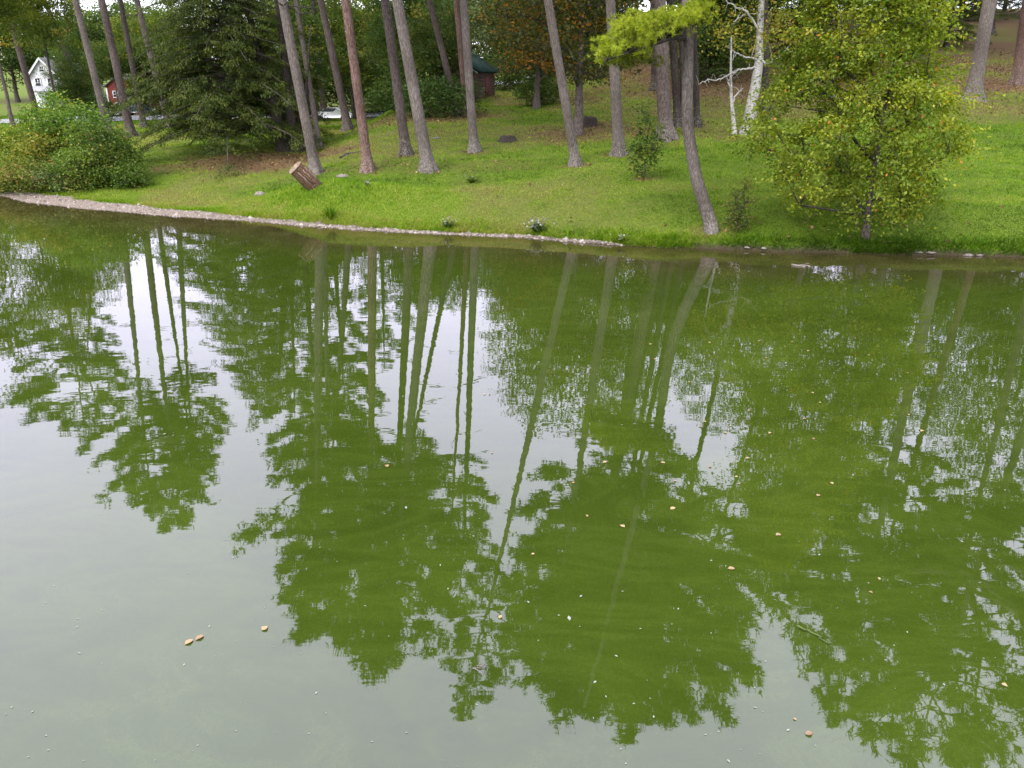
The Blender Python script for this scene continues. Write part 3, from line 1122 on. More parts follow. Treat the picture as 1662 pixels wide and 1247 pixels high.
def ash_tree():
    """the yellow-green tree on the right-hand bank"""
    B = hit(1405, 386)
    rng = np.random.default_rng(31)
    d = B[1]
    px = 1 / FPX * d                      # metres per photograph pixel
    # crown silhouette: half-widths (left, right) in pixels at pixel rows, measured from the trunk line
    rows = np.array([-170, -90, 0, 60, 110, 150, 200, 240, 280, 310, 335, 352])
    lw = np.array([20, 70, 118, 112, 135, 150, 190, 205, 180, 165, 140, 60])
    rw = np.array([20, 45, 80, 85, 90, 95, 112, 128, 105, 100, 80, 35])
    tg = []
    while len(tg) < 780:
        y = rng.uniform(-165, 342)
        l, r = np.interp(y, rows, lw), np.interp(y, rows, rw)
        a = rng.uniform(0, 6.283)
        rr = rng.random() ** .42
        k = .82 + .3 * fbm(a * 1.4 + 5, y * .018, 2)
        hx = (r if math.cos(a) > 0 else l)
        if y > 290 and (rng.random() < .35 or rr < .55):
            continue
        x = math.cos(a) * rr * hx * k
        yy = math.sin(a) * rr * (l + r) * .5 * k
        z = (386 - y) * px * 1.03
        tg.append([(x - .13 * (386 - y)) * px, yy * px * .95, z])
    tg = np.array(tg)
    tp = np.stack([np.array([-.05 * math.sin(z), .04 * z, z]) for z in np.linspace(0, 5.2, 12)])
    P, par, rad, tips = make_branching(rng, np.array([0, 0, .9]), tg, .0075, trunk=tp, alpha=.8, sag=-.02)
    rad = np.minimum(rad, .05)
    o = thing("ash_tree", "bushy yellow-green tree growing on the bank at right", "tree", B)
    og = np.array(B)
    lim = limbs_geo(P, par, rad, skip=len(tp))
    c = bpy.data.objects.new("limbs", lim.mesh("limbs", M['bark_dark']))
    link(c, o)
    g = Geo()
    per = 112
    cpt = P[tips]
    n = len(cpt) * per
    out = cpt - np.array([0, 0, 2.5])
    out[:, 2] *= .5
    out /= np.linalg.norm(out, axis=1)[:, None] + 1e-9
    # leaves string out along short twigs from each tip
    tw = rng.normal(size=(len(cpt), 4, 3)) * np.array([.34, .34, .13]) + out[:, None] * .14 + np.array([0, 0, -.04])
    which = rng.integers(0, 4, n)
    ci = np.repeat(np.arange(len(cpt)), per)
    u = rng.random(n)[:, None]
    cc = cpt[ci] + tw[ci, which] * u * 1.25 + rng.normal(size=(n, 3)) * .075
    # right and upper side more yellow, lower left greener
    mu = np.clip(.43 + .05 * cpt[:, 0] + .02 * (cpt[:, 2] - 3) + rng.normal(0, .22, len(cpt)), 0, .9)
    tint = np.clip(mu[ci] + rng.normal(0, .14, n), 0, .96)
    tint[rng.random(n) < .012] = 1.0
    dirs = unit(np.array([0, 0, -.1])) * .0 + tw[ci, which] + rng.normal(size=(n, 3)) * .25
    g.leaves(cc, .084, .05, rng, .5, tint, dirs, .15)
    # a few copper sprays low on the right
    c = bpy.data.objects.new("crown", g.mesh("crown", M['leaf_ash']))
    link(c, o)
    t = np.linspace(0, 1, 12)
    tr = Geo()
    tpp = tp.copy()
    tpp[0, 2] -= .2
    tr.tube(tpp, .095 * (1 - .88 * t ** .7) * (1 + .25 * np.exp(-t * 20)), 12, .3)
    c = bpy.data.objects.new("trunk", tr.mesh("trunk", M['bark_brown'], True))
    link(c, o)


ash_tree()

# maple with turning leaves in the middle
gm, lm, tm = make_broadleaf(41, 8.6, 3.3, 1.5, 300, .15, 44, .42, .5, .45, .19, .45, .24)
MAPLE = [("crown", gm.mesh("crown", M['leaf_maple'])), ("limbs", lm.mesh("limbs", M['bark_dark'])), ("trunk", tm.mesh("trunk", M['bark_brown'], True))]
place_tree("maple_tree", "maple turning orange behind the slender leaning pine", hit(938, 220), MAPLE, 1.0, .4, "maples turning colour")
place_tree("maple_tree", "maple with orange patches right of the cabin", hit(872, 176), MAPLE, .9, 2.2, "maples turning colour", zs=.9)

# background broadleaf variants
BV = []
for sd, h, r, th, mat, mu, bark in ((51, 11, 4.0, 1.6, 'leaf_green', .4, 'bark_dark'), (52, 10, 3.6, 1.2, 'leaf_green', .5, 'bark_brown'),
                                    (53, 12, 4.2, 1.8, 'leaf_yellow', .35, 'bark_dark'), (54, 9, 4.2, .9, 'leaf_pale', .5, 'bark_brown')):
    a, b, c = make_broadleaf(sd, h, r, th, 260, .21, 66, .46, .5, .42, .2, mu, .2)
    BV.append([("crown", a.mesh("crown", M[mat])), ("limbs", b.mesh("limbs", M['bark_dark'])), ("trunk", c.mesh("trunk", M[bark], True))])
hg, hw = hemlock_mesh(22, 10, 3.4, 110, 13, .05)
tg_ = Geo()
tg_.tube([[0, 0, -.2], [0, 0, 4], [0, 0, 9.6]], [.2, .14, .03], 9, .2)
BV.append([("crown", hg.mesh("crown", M['hemlock'])), ("boughs", hw.mesh("boughs", M['bark_dark'])), ("trunk", tg_.mesh("trunk", M['bark_dark'], True))])

ta, tb, tc = make_broadleaf(57, 21, 4.8, 4.0, 330, .22, 62, .46, .5, .42, .28, .4, .2)
BV.append([("crown", ta.mesh("crown", M['leaf_green'])), ("limbs", tb.mesh("limbs", M['bark_dark'])), ("trunk", tc.mesh("trunk", M['bark_dark'], True))])

ba, bb, bc = make_broadleaf(58, 3.0, 2.3, .25, 120, .17, 40, .36, .6, .42, .05, .4, .2)
BV.append([("crown", ba.mesh("crown", M['leaf_green'])), ("limbs", bb.mesh("limbs", M['bark_dark'])), ("trunk", bc.mesh("trunk", M['bark_dark'], True))])

for sd, h, r, th, mat, mu in ((59, 12.5, 3.4, 5.6, 'leaf_yellow', .4), (60, 9, 3.2, 4.2, 'leaf_green', .5)):
    a, b, c = make_broadleaf(sd, h, r, th, 240, .18, 60, .42, .5, .42, .13, mu, .2)
    BV.append([("crown", a.mesh("crown", M[mat])), ("limbs", b.mesh("limbs", M['bark_dark'])), ("trunk", c.mesh("trunk", M['bark_brown'], True))])

BACK = [  # (pixel column, distance, variant, scale, label)
    (-165, 38, 2, .9, "yellowing leafy tree at the left edge, its boughs above the road"),
    (-45, 62, 2, .8, "yellow-green tree left of the white house"),
    (30, 92, 0, 1.1, "tall green tree rising behind the white house"),
    (150, 80, 0, .85, "green tree at the right side of the white house"),
    (150, 92, 1, .95, "small green tree between the white and the red house"),
    (205, 84, 0, 1.0, "green tree towering over the red house"),
    (262, 70, 2, .75, "green tree with an orange spray right of the red house"),
    (330, 62, 4, 1.0, "dark evergreen tree behind the hemlock's left side"),
    (400, 66, 1, .95, "green tree behind the hemlock and the white car"),
    (478, 46, 1, .72, "small green tree just behind the pine at the cut log"),
    (515, 64, 0, .95, "green tree behind the brown pine with pale foot"),
    (575, 60, 2, .8, "lighter green tree behind the red-streaked pine"),
    (620, 74, 3, 1.05, "pale green tree behind the nearly black pine"),
    (672, 50, 0, .72, "dark green tree left of the cabin"),
    (718, 44, 1, .52, "low-branched green tree in the shade beside the cabin"),
    (765, 68, 3, 1.15, "pale feathery tree rising behind the cabin roof"),
    (830, 62, 3, 1.0, "pale green tree between cabin and turning maple"),
    (905, 64, 2, .9, "yellow-green tree behind the slender leaning pine"),
    (965, 58, 0, .72, "green tree behind the straight grey pine"),
    (1030, 84, 1, .55, "small far green tree in the gap left of the cluster"),
    (1150, 48, 1, .85, "dense green tree between the curved pine and the birch"),
    (1205, 52, 0, .85, "green tree right behind the white birch"),
    (1290, 54, 4, .95, "dark evergreen behind the left side of the yellow-green tree"),
    (1370, 66, 0, .9, "green tree behind the middle of the yellow-green tree"),
    (1450, 62, 4, 1.0, "dark evergreen behind the right side of the yellow-green tree"),
    (1535, 56, 4, .95, "dark evergreen left of the big pale pine on the slope"),
    (1590, 74, 0, .95, "green tree at the top of the slope behind the big pale pine"),
    (1665, 78, 1, .95, "green tree at the top of the slope at the right edge"),
    (22, 50, 7, .9, "slender yellowing tree with high crown left of the white house"),
    (98, 56, 7, .8, "slender yellowing tree with high crown before the white house"),
    (196, 64, 8, .62, "small green tree whose crown hides the red house's roof"),
    (248, 66, 8, .66, "small green tree at the right corner of the red house"),
    (132, 58, 1, .42, "small leafy tree half covering the white house on its right"),
    (166, 58, 6, .6, "leafy bush before the red house, left of the dark car"),
    (885, 56, 5, .78, "tall green tree high behind the slender leaning pine"),
    (1055, 60, 5, .85, "tall green tree high behind the thickest pine of the cluster"),
    (375, 66, 6, 1.2, "leafy bush beyond the road behind the hemlock"),
    (455, 64, 6, 1.1, "leafy bush beyond the road behind the hemlock's trunks"),
    (500, 66, 6, 1.2, "leafy bush beyond the road left of the white car"),
    (590, 68, 6, 1.3, "leafy bush beyond the road between red-streaked and nearly black pine"),
    (640, 60, 6, 1.2, "leafy bush at the back between nearly black and brown-grey pine"),
    (690, 58, 6, 1.3, "leafy bush at the back left of the cabin"),
    (820, 58, 6, 1.1, "leafy bush at the back right of the cabin"),
    (860, 62, 6, 1.2, "leafy bush at the back behind the maple with orange patches"),
    (915, 60, 6, 1.1, "leafy bush at the back behind the slender leaning pine"),
    (975, 56, 6, 1.0, "leafy bush at the back left of the straight grey pine"),
    (128, 74, 6, 1.0, "leafy bush beside the white house, left of the white car"),
    (250, 70, 6, 1.1, "leafy bush right of the red house"),
    (1145, 46, 6, 1.0, "leafy bush right behind the curved shore pine's stem"),
    (1175, 48, 6, 1.0, "leafy bush behind the slim forked birch"),
    (1000, 66, 5, .7, "tall green tree topping the gap right of the turning maple"),
    (1200, 62, 5, .8, "tall green tree overtopping the white birch"),
    (1350, 66, 5, .85, "tall green tree overtopping the yellow-green tree on its left"),
    (1505, 66, 5, .9, "tall green tree on the hill left of the big pale pine"),
    (1660, 64, 5, .9, "tall green tree on the hill behind the reddish pine at the edge"),
    (1790, 50, 5, 1.0, "tall green tree beyond the right edge, mirrored in the pond"),
    (830, 78, 5, .7, "tall green tree behind the maple with orange patches"),
    (470, 72, 5, .75, "tall green tree high behind the hemlock"),
    (1475, 68, 4, 1.0, "dark evergreen low on the hill behind the purplish pine"),
    (1590, 70, 4, .8, "short dark evergreen on the slope behind the big pale pine"),
    (1690, 72, 4, 1.1, "dark evergreen on the hill past the reddish edge pine"),
    (70, 96, 1, 1.1, "dark green tree filling the gap right behind the white house roof"),
    (245, 98, 0, 1.05, "far green tree between the dark slender pine and the hemlock"),
    (300, 86, 1, 1.0, "far green tree rising behind the hemlock's left shoulder"),
    (555, 90, 1, 1.1, "far green tree in the gap left of the red-streaked pine"),
    (690, 84, 0, 1.1, "far green tree above the dark low shrub left of the cabin"),
    (868, 84, 2, 1.1, "far yellow-green tree above the maple with orange patches"),
    (1110, 62, 0, .8, "green tree in the dark gap behind the pine cluster"),
    (1180, 70, 4, 1.1, "dark evergreen rising behind the slim forked birch"),
    (1255, 72, 0, 1.0, "green tree rising behind the birch's right-hand limbs"),
    (1335, 74, 4, 1.15, "tall dark evergreen behind the top of the yellow-green tree"),
    (1500, 74, 4, 1.15, "dark evergreen on the hill behind the purplish pine"),
    (1560, 80, 4, 1.2, "dark evergreen on the hilltop just left of the big pale pine's stem"),
    (1630, 84, 4, 1.1, "dark evergreen on the hilltop between the two right-hand pines"),
    (1760, 60, 0, 1.0, "green tree past the right edge seen only mirrored in the pond"),
]
for k, (px, dist, var, sc, lab) in enumerate(BACK):
    B = ground_at(px, dist)
    nm = {4: "evergreen_tree", 6: "leafy_bush"}.get(var, "leafy_tree")
    place_tree(nm, lab, B - np.array([0, 0, .05]), BV[var], sc, k * 1.7, "bushes behind the pines" if var == 6 else "trees behind the pines", "bush" if var == 6 else "tree")


# ------------------------------------------------------------------ birches
def birch(label, pix, w0, seed, limbs, leaves):
    B = hit(*pix[0])
    pts = [B] + [at_depth(x, y, B[1] + .02 * i) for i, (x, y) in enumerate(pix[1:])]
    pts = np.array(pts)
    depth = B[1] * CP - (B[2] - CAM_H) * SP
    m = depth / FPX
    rng = np.random.default_rng(seed)
    o = thing("birch_tree", label, "tree", B, "white birches")
    u = np.linspace(0, 1, len(pts))
    uu = np.linspace(0, 1, 24)
    P = np.stack([np.interp(uu, u, pts[:, i]) for i in range(3)], 1)
    P[0] -= [0, 0, .15]
    g = Geo()
    g.tube(P, w0 * m / 2 * (1 - .7 * uu) * (1 + .3 * np.exp(-uu * 25)), 12, .0, True, 1 + .04 * rng.normal(size=(24, 12)))
    part("trunk", g, M['bark_birch'], o, True)
    for ln in limbs:
        q = np.array([at_depth(x, y, B[1] + dy) for x, y, dy in ln])
        n = len(q) * 4
        t0, t1 = np.linspace(0, 1, len(q)), np.linspace(0, 1, n)
        Q = np.stack([np.interp(t1, t0, q[:, i]) for i in range(3)], 1)
        Q[1:-1] = (Q[:-2] + 2 * Q[1:-1] + Q[2:]) / 4 + rng.normal(size=(n - 2, 3)) * .02
        gg = Geo()
        gg.tube(Q, np.linspace(.045, .012, n), 6, 0)
        for k in range(3, n, 2):
            d = rng.normal(size=3)
            gg.tube([Q[k], Q[k] + d * .14 + [0, 0, .05], Q[k] + d * .26], [.014, .01, .004], 4, 0)
        part("limb", gg, M['bark_birch'], o)
    if leaves:
        g2 = Geo()
        for (x, y, s, n) in leaves:
            c = at_depth(x, y, B[1])
            g2.leaves(c + rng.normal(size=(n, 3)) * [s, s, s * .8], .12, .08, rng, .4, np.clip(rng.normal(.8, .12, n), 0, .97))
        part("leaves", g2, M['leaf_yellow'], o)
    return B


birch("white birch with bare curling limbs and some yellow leaves", [(1212, 217), (1218, 185), (1226, 140), (1232, 100), (1233, 60), (1236, 0), (1238, -60)], 21, 61,
      [[(1232, 98, 0), (1248, 104, -.2), (1262, 95, -.3), (1278, 78, -.4)], [(1230, 96, 0), (1212, 94, -.2), (1195, 86, -.3), (1180, 76, -.4)],
       [(1230, 48, 0), (1215, 22, -.1), (1198, 14, -.2), (1178, 0, -.3), (1165, -8, -.3)], [(1215, 20, -.1), (1200, 30, -.1), (1190, 36, -.2)],
       [(1228, 110, 0), (1208, 112, -.1), (1190, 116, -.2), (1168, 130, -.4), (1148, 128, -.5), (1134, 138, -.6)],
       [(1237, 10, 0), (1225, -30, 0), (1205, -60, .2)], [(1237, -10, 0), (1255, -50, 0), (1270, -90, .2)]],
      [(1258, 45, .38, 240), (1240, 68, .3, 130), (1270, 30, .3, 130), (1225, 85, .25, 70), (1245, -10, .5, 260), (1225, -50, .6, 260), (1262, -70, .6, 260), (1222, 18, .3, 90)])
birch("slim forked white birch just left of the larger birch", [(1192, 219), (1190, 190), (1187, 160), (1186, 125), (1187, 60)], 8, 62,
      [[(1188, 168, 0), (1198, 150, -.1), (1206, 143, -.2)], [(1187, 150, 0), (1181, 132, -.1), (1179, 126, -.1)]], [(1187, 60, .5, 240), (1180, 40, .4, 160)])


# ------------------------------------------------------------------ shrubs and small plants
def shrub(name, label, B, r, h, n, leaf, mat, seed, mu=.45, sd=.2, per=30, group=None, flat=.6, cat="shrub", clump=.22, stem=.02):
    rng = np.random.default_rng(seed)
    tg = crown_targets(rng, n, ((0, 0, h * .48), (r[0], r[1], h * .55), .35))
    tg[:, 2] = np.abs(tg[:, 2] - .05) + .05
    tp = np.array([[0, 0, -.1], [0.02, 0, h * .1], [0, .03, h * .25]])
    P, par, rad, tips = make_branching(rng, np.array([0, 0, 0]), tg, .005, trunk=tp, alpha=.2)
    o = thing(name, label, cat, B, group)
    lim = limbs_geo(P, par, np.minimum(rad, stem), skip=1, seg=4)
    link(bpy.data.objects.new("stems", lim.mesh("stems", M['twig'])), o)
    g = Geo()
    c = P[tips]
    ci = np.repeat(np.arange(len(c)), per)
    cc = c[ci] + rng.normal(size=(len(ci), 3)) * np.array([clump, clump, clump * flat])
    cc[:, 2] = np.maximum(cc[:, 2], .02 - .25 * np.hypot(cc[:, 0], cc[:, 1]) * 0)
    tn = np.clip(rng.normal(mu, sd, len(c))[ci] + rng.normal(0, .13, len(ci)), 0, .999)
    g.leaves(cc, leaf, leaf * .6, rng, .5, tn, None, .1)
    link(bpy.data.objects.new("foliage", g.mesh("foliage", M[mat])), o)
    return o


SG = "shrubs at the left end of the beach"
for k, (lab, px, py, rx, ry, h, n, mat, mu, leaf) in enumerate([
    ("tallest bright green shrub of the thicket at left", 122, 290, 1.8, 1.5, 2.95, 200, 'leaf_lush', .5, .15),
    ("feathery grey-green shrub at the left picture edge", 28, 288, 2.0, 1.6, 2.3, 160, 'leaf_lush', .75, .12),
    ("yellowing shrub in the middle of the thicket at left", 92, 300, 1.3, 1.2, 2.0, 110, 'leaf_yellow', .52, .14),
    ("dark vine-covered shrub ending the thicket towards the lawn", 182, 299, 1.15, 1.3, 2.1, 130, 'leaf_shrub', .4, .13),
    ("low pink-tinged bush at the beach in front of the thicket", 60, 312, 1.7, .9, 1.1, 110, 'leaf_shrub', .7, .11),
    ("low brushy green bush in the front right of the thicket", 135, 308, 1.2, .8, 1.5, 100, 'leaf_shrub', .5, .11),
    ("low trailing shrub reaching onto the grass beside the thicket", 205, 303, .8, .7, .8, 70, 'leaf_shrub', .3, .11),
    ("thin upright leafy sprig rising from the thicket's crest", 98, 288, .5, .5, 3.25, 50, 'leaf_lush', .6, .11),
    ("pale yellow-green shrub on the left shoulder of the thicket", 66, 292, 1.0, .9, 2.45, 90, 'leaf_yellow', .45, .11),
    ("small bright shrub on the right shoulder of the thicket", 158, 294, .8, .8, 2.5, 80, 'leaf_lush', .35, .11),
    ("grey-green brushwood low in the thicket's centre", 104, 311, .9, .6, .9, 60, 'leaf_pale', .2, .09),
    ("round low bush at the waterline on the left picture edge", -8, 312, 1.3, .9, 1.3, 80, 'leaf_shrub', .5, .11),
]):
    shrub("shrub", lab, hit(px, py), (rx, ry), h, n, leaf * .82, mat, 200 + k, mu, .24, 46, SG, clump=.19)
shrub("shrub", "dark low shrub at the foot of the pine beside the cabin", hit(712, 190), (2.2, 1.6), 1.8, 120, .16, 'leaf_green', 221, .15, .15, 30, "shrubs in the shade", clump=.3)
shrub("shrub", "dark low shrub left of the leaning pine by the cabin", ground_at(660, 43), (2.0, 1.4), 1.5, 90, .16, 'leaf_green', 222, .2, .15, 30, "shrubs in the shade", clump=.3)
shrub("shrub", "leafy shrub under the hemlock beside the log pine", hit(488, 232), (1.2, 1.0), 2.6, 100, .12, 'leaf_maple', 223, .35, .2, 26, "shrubs in the shade", clump=.26)
shrub("shrub", "green shrub under the orange maple's left side", hit(878, 172), (1.3, 1.0), 1.6, 90, .14, 'leaf_green', 224, .5, .2, 30, "shrubs in the shade", clump=.26)
shrub("sapling", "slender green sapling on the lawn right of the straight grey pine", hit(1045, 290), (.55, .5), 2.15, 56, .10, 'leaf_shrub', 225, .45, .2, 24, None, cat="sapling", clump=.14)
shrub("shrub", "thin twiggy shrub with reddish leaves beside the curved pine", hit(1196, 377), (.40, .36), 1.25, 90, .055, 'leaf_shrub', 226, .55, .35, 22, None, clump=.10)


def blade_clump(name, label, B, n, h, spread, mat, seed, w=.03, cat="plant", flowers=0):
    rng = np.random.default_rng(seed)
    o = thing(name, label, cat, B)
    g = Geo()
    for i in range(n):
        a = rng.uniform(0, 6.28)
        lean = rng.uniform(.1, 1.0)
        hh = h * rng.uniform(.6, 1.1)
        t = np.linspace(0, 1, 5)
        r = spread * lean * t ** 1.4
        p = np.stack([np.cos(a) * (r + .04), np.sin(a) * (r + .04), hh * (t - .35 * lean * t ** 2)], 1)
        sd = np.array([-math.sin(a), math.cos(a), 0]) * w
        ww = (1 - t ** 2)[:, None] * .9 + .05
        v = np.stack([p - sd * ww, p + sd * ww], 1).reshape(-1, 3)
        f = [[2 * k, 2 * k + 1, 2 * k + 3, 2 * k + 2] for k in range(4)]
        g.add(v, f, rng.uniform(0, .45))
    link(bpy.data.objects.new("blades", g.mesh("blades", M[mat])), o)
    if flowers:
        f = Geo()
        c = rng.normal(size=(flowers, 3)) * [spread * .5, spread * .5, h * .25] + [0, 0, h * .8]
        f.leaves(c, .06, .05, rng, .6)
        link(bpy.data.objects.new("flowers", f.mesh("flowers", M['speck'])), o)
    return o


blade_clump("reed_clump", "spiky dark green clump at the edge of the sand", hit(537, 357), 60, .55, .42, 'grass', 1, .018)
blade_clump("flowering_weed", "white-flowered weed on the bank edge at mid shore", hit(872, 380), 60, .36, .3, 'leaf_green', 2, .035, "plant", 110)
blade_clump("flowering_weed", "small pale-flowered weed at the shore left of the white-flowered one", hit(728, 372), 40, .25, .25, 'leaf_green', 3, .03, "plant", 36)
blade_clump("flowering_weed", "tiny weed with pale blooms on the turf edge below the leaning pine", hit(1008, 394), 30, .18, .2, 'leaf_green', 4, .03, "plant", 20)
blade_clump("flowering_weed", "bluish white flower in the grass right of the cut log", hit(597, 303), 14, .15, .1, 'leaf_green', 5, .02, "flower", 26)
blade_clump("grass_tuft", "upright pale tuft on the turf edge right of the white-flowered weed", hit(922, 384), 14, .4, .1, 'grass', 6, .012, "plant")
blade_clump("weed_heap", "yellowing weed heap on the grass left of the bare patch", hit(766, 297), 50, .24, .36, 'leaf_yellow', 7, .03, "plant", 14)


# ------------------------------------------------------------------ cut log, stumps, stones, sticks
def cut_log():
    B = hit(510, 304)
    depth = B[1]
    top = at_depth(484, 279, B[1] - .22)
    ax = unit(top - B)
    L = np.linalg.norm(top - B) + .14
    rng = np.random.default_rng(3)
    o = thing("cut_log", "short cut log tilted left out of the grassy hump", "log", B)
    t = np.linspace(-.2, 1, 12)
    P = B[None] + ax[None] * (t * L)[:, None] + np.array([0, 0, .03])
    seg = 22
    lob = 1 + .05 * rng.normal(size=(12, seg)).cumsum(0) * .35
    g = Geo()
    r = .25
    g.tube(P, np.full(12, r) * (1 + .06 * np.sin(t * 5)), seg, .0, False, lob)
    part("bark", g, M['log_bark'], o, True)
    ref = np.array([1.0, 0, 0]) if abs(ax[0]) < .8 else np.array([0, 1.0, 0])
    u = unit(np.cross(ax, ref))
    w = np.cross(ax, u)
    a = np.linspace(0, 2 * np.pi, seg, endpoint=False)
    g = Geo()
    c = P[-1]
    rings = []
    for k, (rr, off) in enumerate(((1.0, .0), (.98, .012), (.86, .0), (.55, -.05), (.2, -.09))):
        rings.append(c[None] + ax[None] * off + r * rr * lob[-1][:, None] * (np.cos(a)[:, None] * u + np.sin(a)[:, None] * w))
    v = np.concatenate(rings + [(c - ax * .1)[None]])
    f = []
    for k in range(4):
        for j in range(seg):
            f.append([k * seg + j, k * seg + (j + 1) % seg, (k + 1) * seg + (j + 1) % seg, (k + 1) * seg + j])
    g.add(v, f, .5)
    g2 = [[4 * seg + j, 4 * seg + (j + 1) % seg, 5 * seg] for j in range(seg)]
    g.t.append(np.array(g2))
    g.tt.append(np.full(seg, .5))
    part("cut_face", g, M['log_end'], o)
    # split wood ridges along the lit flank
    for k in range(7):
        an = 3.5 + k * .33
        e0, e1 = rng.uniform(.0, .2), rng.uniform(.75, 1.0)
        tt = np.linspace(e0, e1, 8)
        q = B + ax[None] * (tt * L)[:, None] + np.array([0, 0, .03]) + (r * .985) * (math.cos(an) * u + math.sin(an) * w) + rng.normal(size=(8, 3)) * .008
        gg = Geo()
        gg.tube(q, .024 * np.sin(np.linspace(.2, 2.9, 8)) + .008, 6, .5)
        part("splinter", gg, M['log_bark'] if k % 2 else M['log_end'], o, True)


M['log_bark'] = bark_mat("log_wood", (.075, .045, .03), (.165, .10, .062), (.25, .18, .125), sc=(16, 16, 9), lichen=0, bump=.5)
M['log_end'] = plain_mat("sawn_wood", (.2, .145, .105), .9, .25, 9)
cut_log()


def stump(label, px, py, r, h, seed, mat='bark_dark'):
    B = hit(px, py)
    rng = np.random.default_rng(seed)
    seg = 16
    g = Geo()
    z = np.array([-.15, 0, .25 * h, .6 * h, .85 * h, h, h * .96])
    rad = np.array([1.5, 1.35, 1.1, .95, .9, .82, .1]) * r
    lob = 1 + .16 * rng.normal(size=(1, seg)) + .05 * rng.normal(size=(7, seg))
    P = B[None] + np.stack([0 * z, 0 * z, z], 1)
    v = P[:, None] + (rad[:, None] * lob)[..., None] * np.stack([np.cos(np.arange(seg) * 2 * np.pi / seg), np.sin(np.arange(seg) * 2 * np.pi / seg), np.zeros(seg)], -1)[None]
    v[5, :, 2] += rng.normal(0, .12 * h, seg)
    i = np.arange(6)[:, None] * seg
    j = np.arange(seg)[None]
    f = np.stack([i + j, i + (j + 1) % seg, i + seg + (j + 1) % seg, i + seg + j], -1).reshape(-1, 4)
    g.add(v.reshape(-1, 3), f, .0)
    single("tree_stump", g, M[mat], label, "stump", B, "old stumps", True)


stump("low rotten stump on the grass left of the slender leaning pine", 824, 229, .32, .2, 1)
stump("dark pointed stump on the litter under the turning maple", 958, 205, .30, .36, 2)


def stone(name, label, px, py, s, seed, mat, cat="stone", group=None):
    B = hit(px, py)
    rng = np.random.default_rng(seed)
    u, w = np.linspace(0, np.pi, 7), np.linspace(0, 2 * np.pi, 11)[:-1]
    U, W = np.meshgrid(u, w, indexing='ij')
    r = 1 + .18 * rng.normal(size=U.shape)
    v = np.stack([np.sin(U) * np.cos(W) * r * s[0], np.sin(U) * np.sin(W) * r * s[1], np.cos(U) * s[2] * r], -1)
    i = np.arange(6)[:, None] * 10
    j = np.arange(10)[None]
    f = np.stack([i + j, i + 10 + j, i + 10 + (j + 1) % 10, i + (j + 1) % 10], -1).reshape(-1, 4)
    g = Geo()
    g.add(v.reshape(-1, 3) + B + [0, 0, s[2] * .3], f)
    single(name, g, M[mat], label, cat, B, group)


M['stone'] = plain_mat("grey_stone", (.17, .145, .125), .9, .3, 14)
stone("stone", "brownish stone on the grass left of the cut log", 422, 317, (.2, .14, .09), 1, 'stone')
stone("stone", "small brown clod behind the grassy hump right of the log", 556, 288, (.2, .12, .08), 2, 'stone')
stone("stone", "pale flat stone on the grass behind the stoutest pale pine", 707, 225, (.22, .1, .04), 3, 'stone')
for k, (px, py, w_, lab) in enumerate([(1492, 412, .10, "pale stone at the waterline below the yellow-green tree's right side"), (1510, 413, .13, "wider pale stone next to the one below the yellow-green tree's right side"),
                                       (1572, 415, .12, "pale waterline stone left of the last one at the right edge"), (1590, 416, .10, "last pale stone at the waterline towards the right edge"),
                                       (1212, 406, .07, "small brown stone at the waterline below the twiggy shrub"), (1240, 407, .08, "small brown stone between twiggy shrub and yellow-green tree at the waterline")]):
    stone("shore_stone", lab, px, py, (w_, .06, .028), 20 + k, 'stone', "stone", "stones under the turf bank")


def stick(label, pix, rr, mat, seed, water=False, name="stick"):
    rng = np.random.default_rng(seed)
    P = np.array([(on_water(*p) + [0, 0, .012]) if water else hit(*p) + [0, 0, .04] for p in pix])
    t0, t1 = np.linspace(0, 1, len(P)), np.linspace(0, 1, 10)
    Q = np.stack([np.interp(t1, t0, P[:, i]) for i in range(3)], 1) + rng.normal(size=(10, 3)) * [.02, .02, .004]
    g = Geo()
    g.tube(Q, np.linspace(rr, rr * .4, 10), 6, .5)
    for k in (3, 5, 7) if rr > .013 else ():
        d = rng.normal(size=3) * [.2, .2, .02 if water else .1]
        g.tube([Q[k], Q[k] + d, Q[k] + d * 1.8], [rr * .5, rr * .35, rr * .15], 5, .5)
    single(name, g, M[mat], label, "stick", Q[0])


stick("fallen forked branch on the grass behind the cut log pine", [(552, 258), (562, 252), (572, 249)], .04, 'bark_brown', 1)
stick("pale stick floating in the pond near the right bank", [(1285, 431), (1300, 433), (1318, 434)], .028, 'stone', 2, True)
stick("pale twig lying on the water among the lower reflections", [(774, 1087), (779, 1080)], .004, 'stone', 3, True)
stick("mossy branch floating over the reflected crown at lower right", [(1296, 1018), (1318, 1030), (1345, 1046)], .009, 'leaf_pale', 4, True)


# ------------------------------------------------------------------ buildings and cars behind
def rotz(a):
    c, s = math.cos(a), math.sin(a)
    return np.array([[c, -s, 0], [s, c, 0], [0, 0, 1]])


class Build:
    """box-built parts in a local frame turned by a and set at B"""

    def __init__(s, name, label, cat, B, a=0.0, group=None):
        s.o = thing(name, label, cat, B, group)
        s.o.rotation_euler = (0, 0, a)

    def part(s, name, mat, fn, parent=None, smooth=False):
        g = Geo()
        fn(g)
        o = bpy.data.objects.new(name, g.mesh(name, mat, smooth))
        return link(o, parent or s.o)


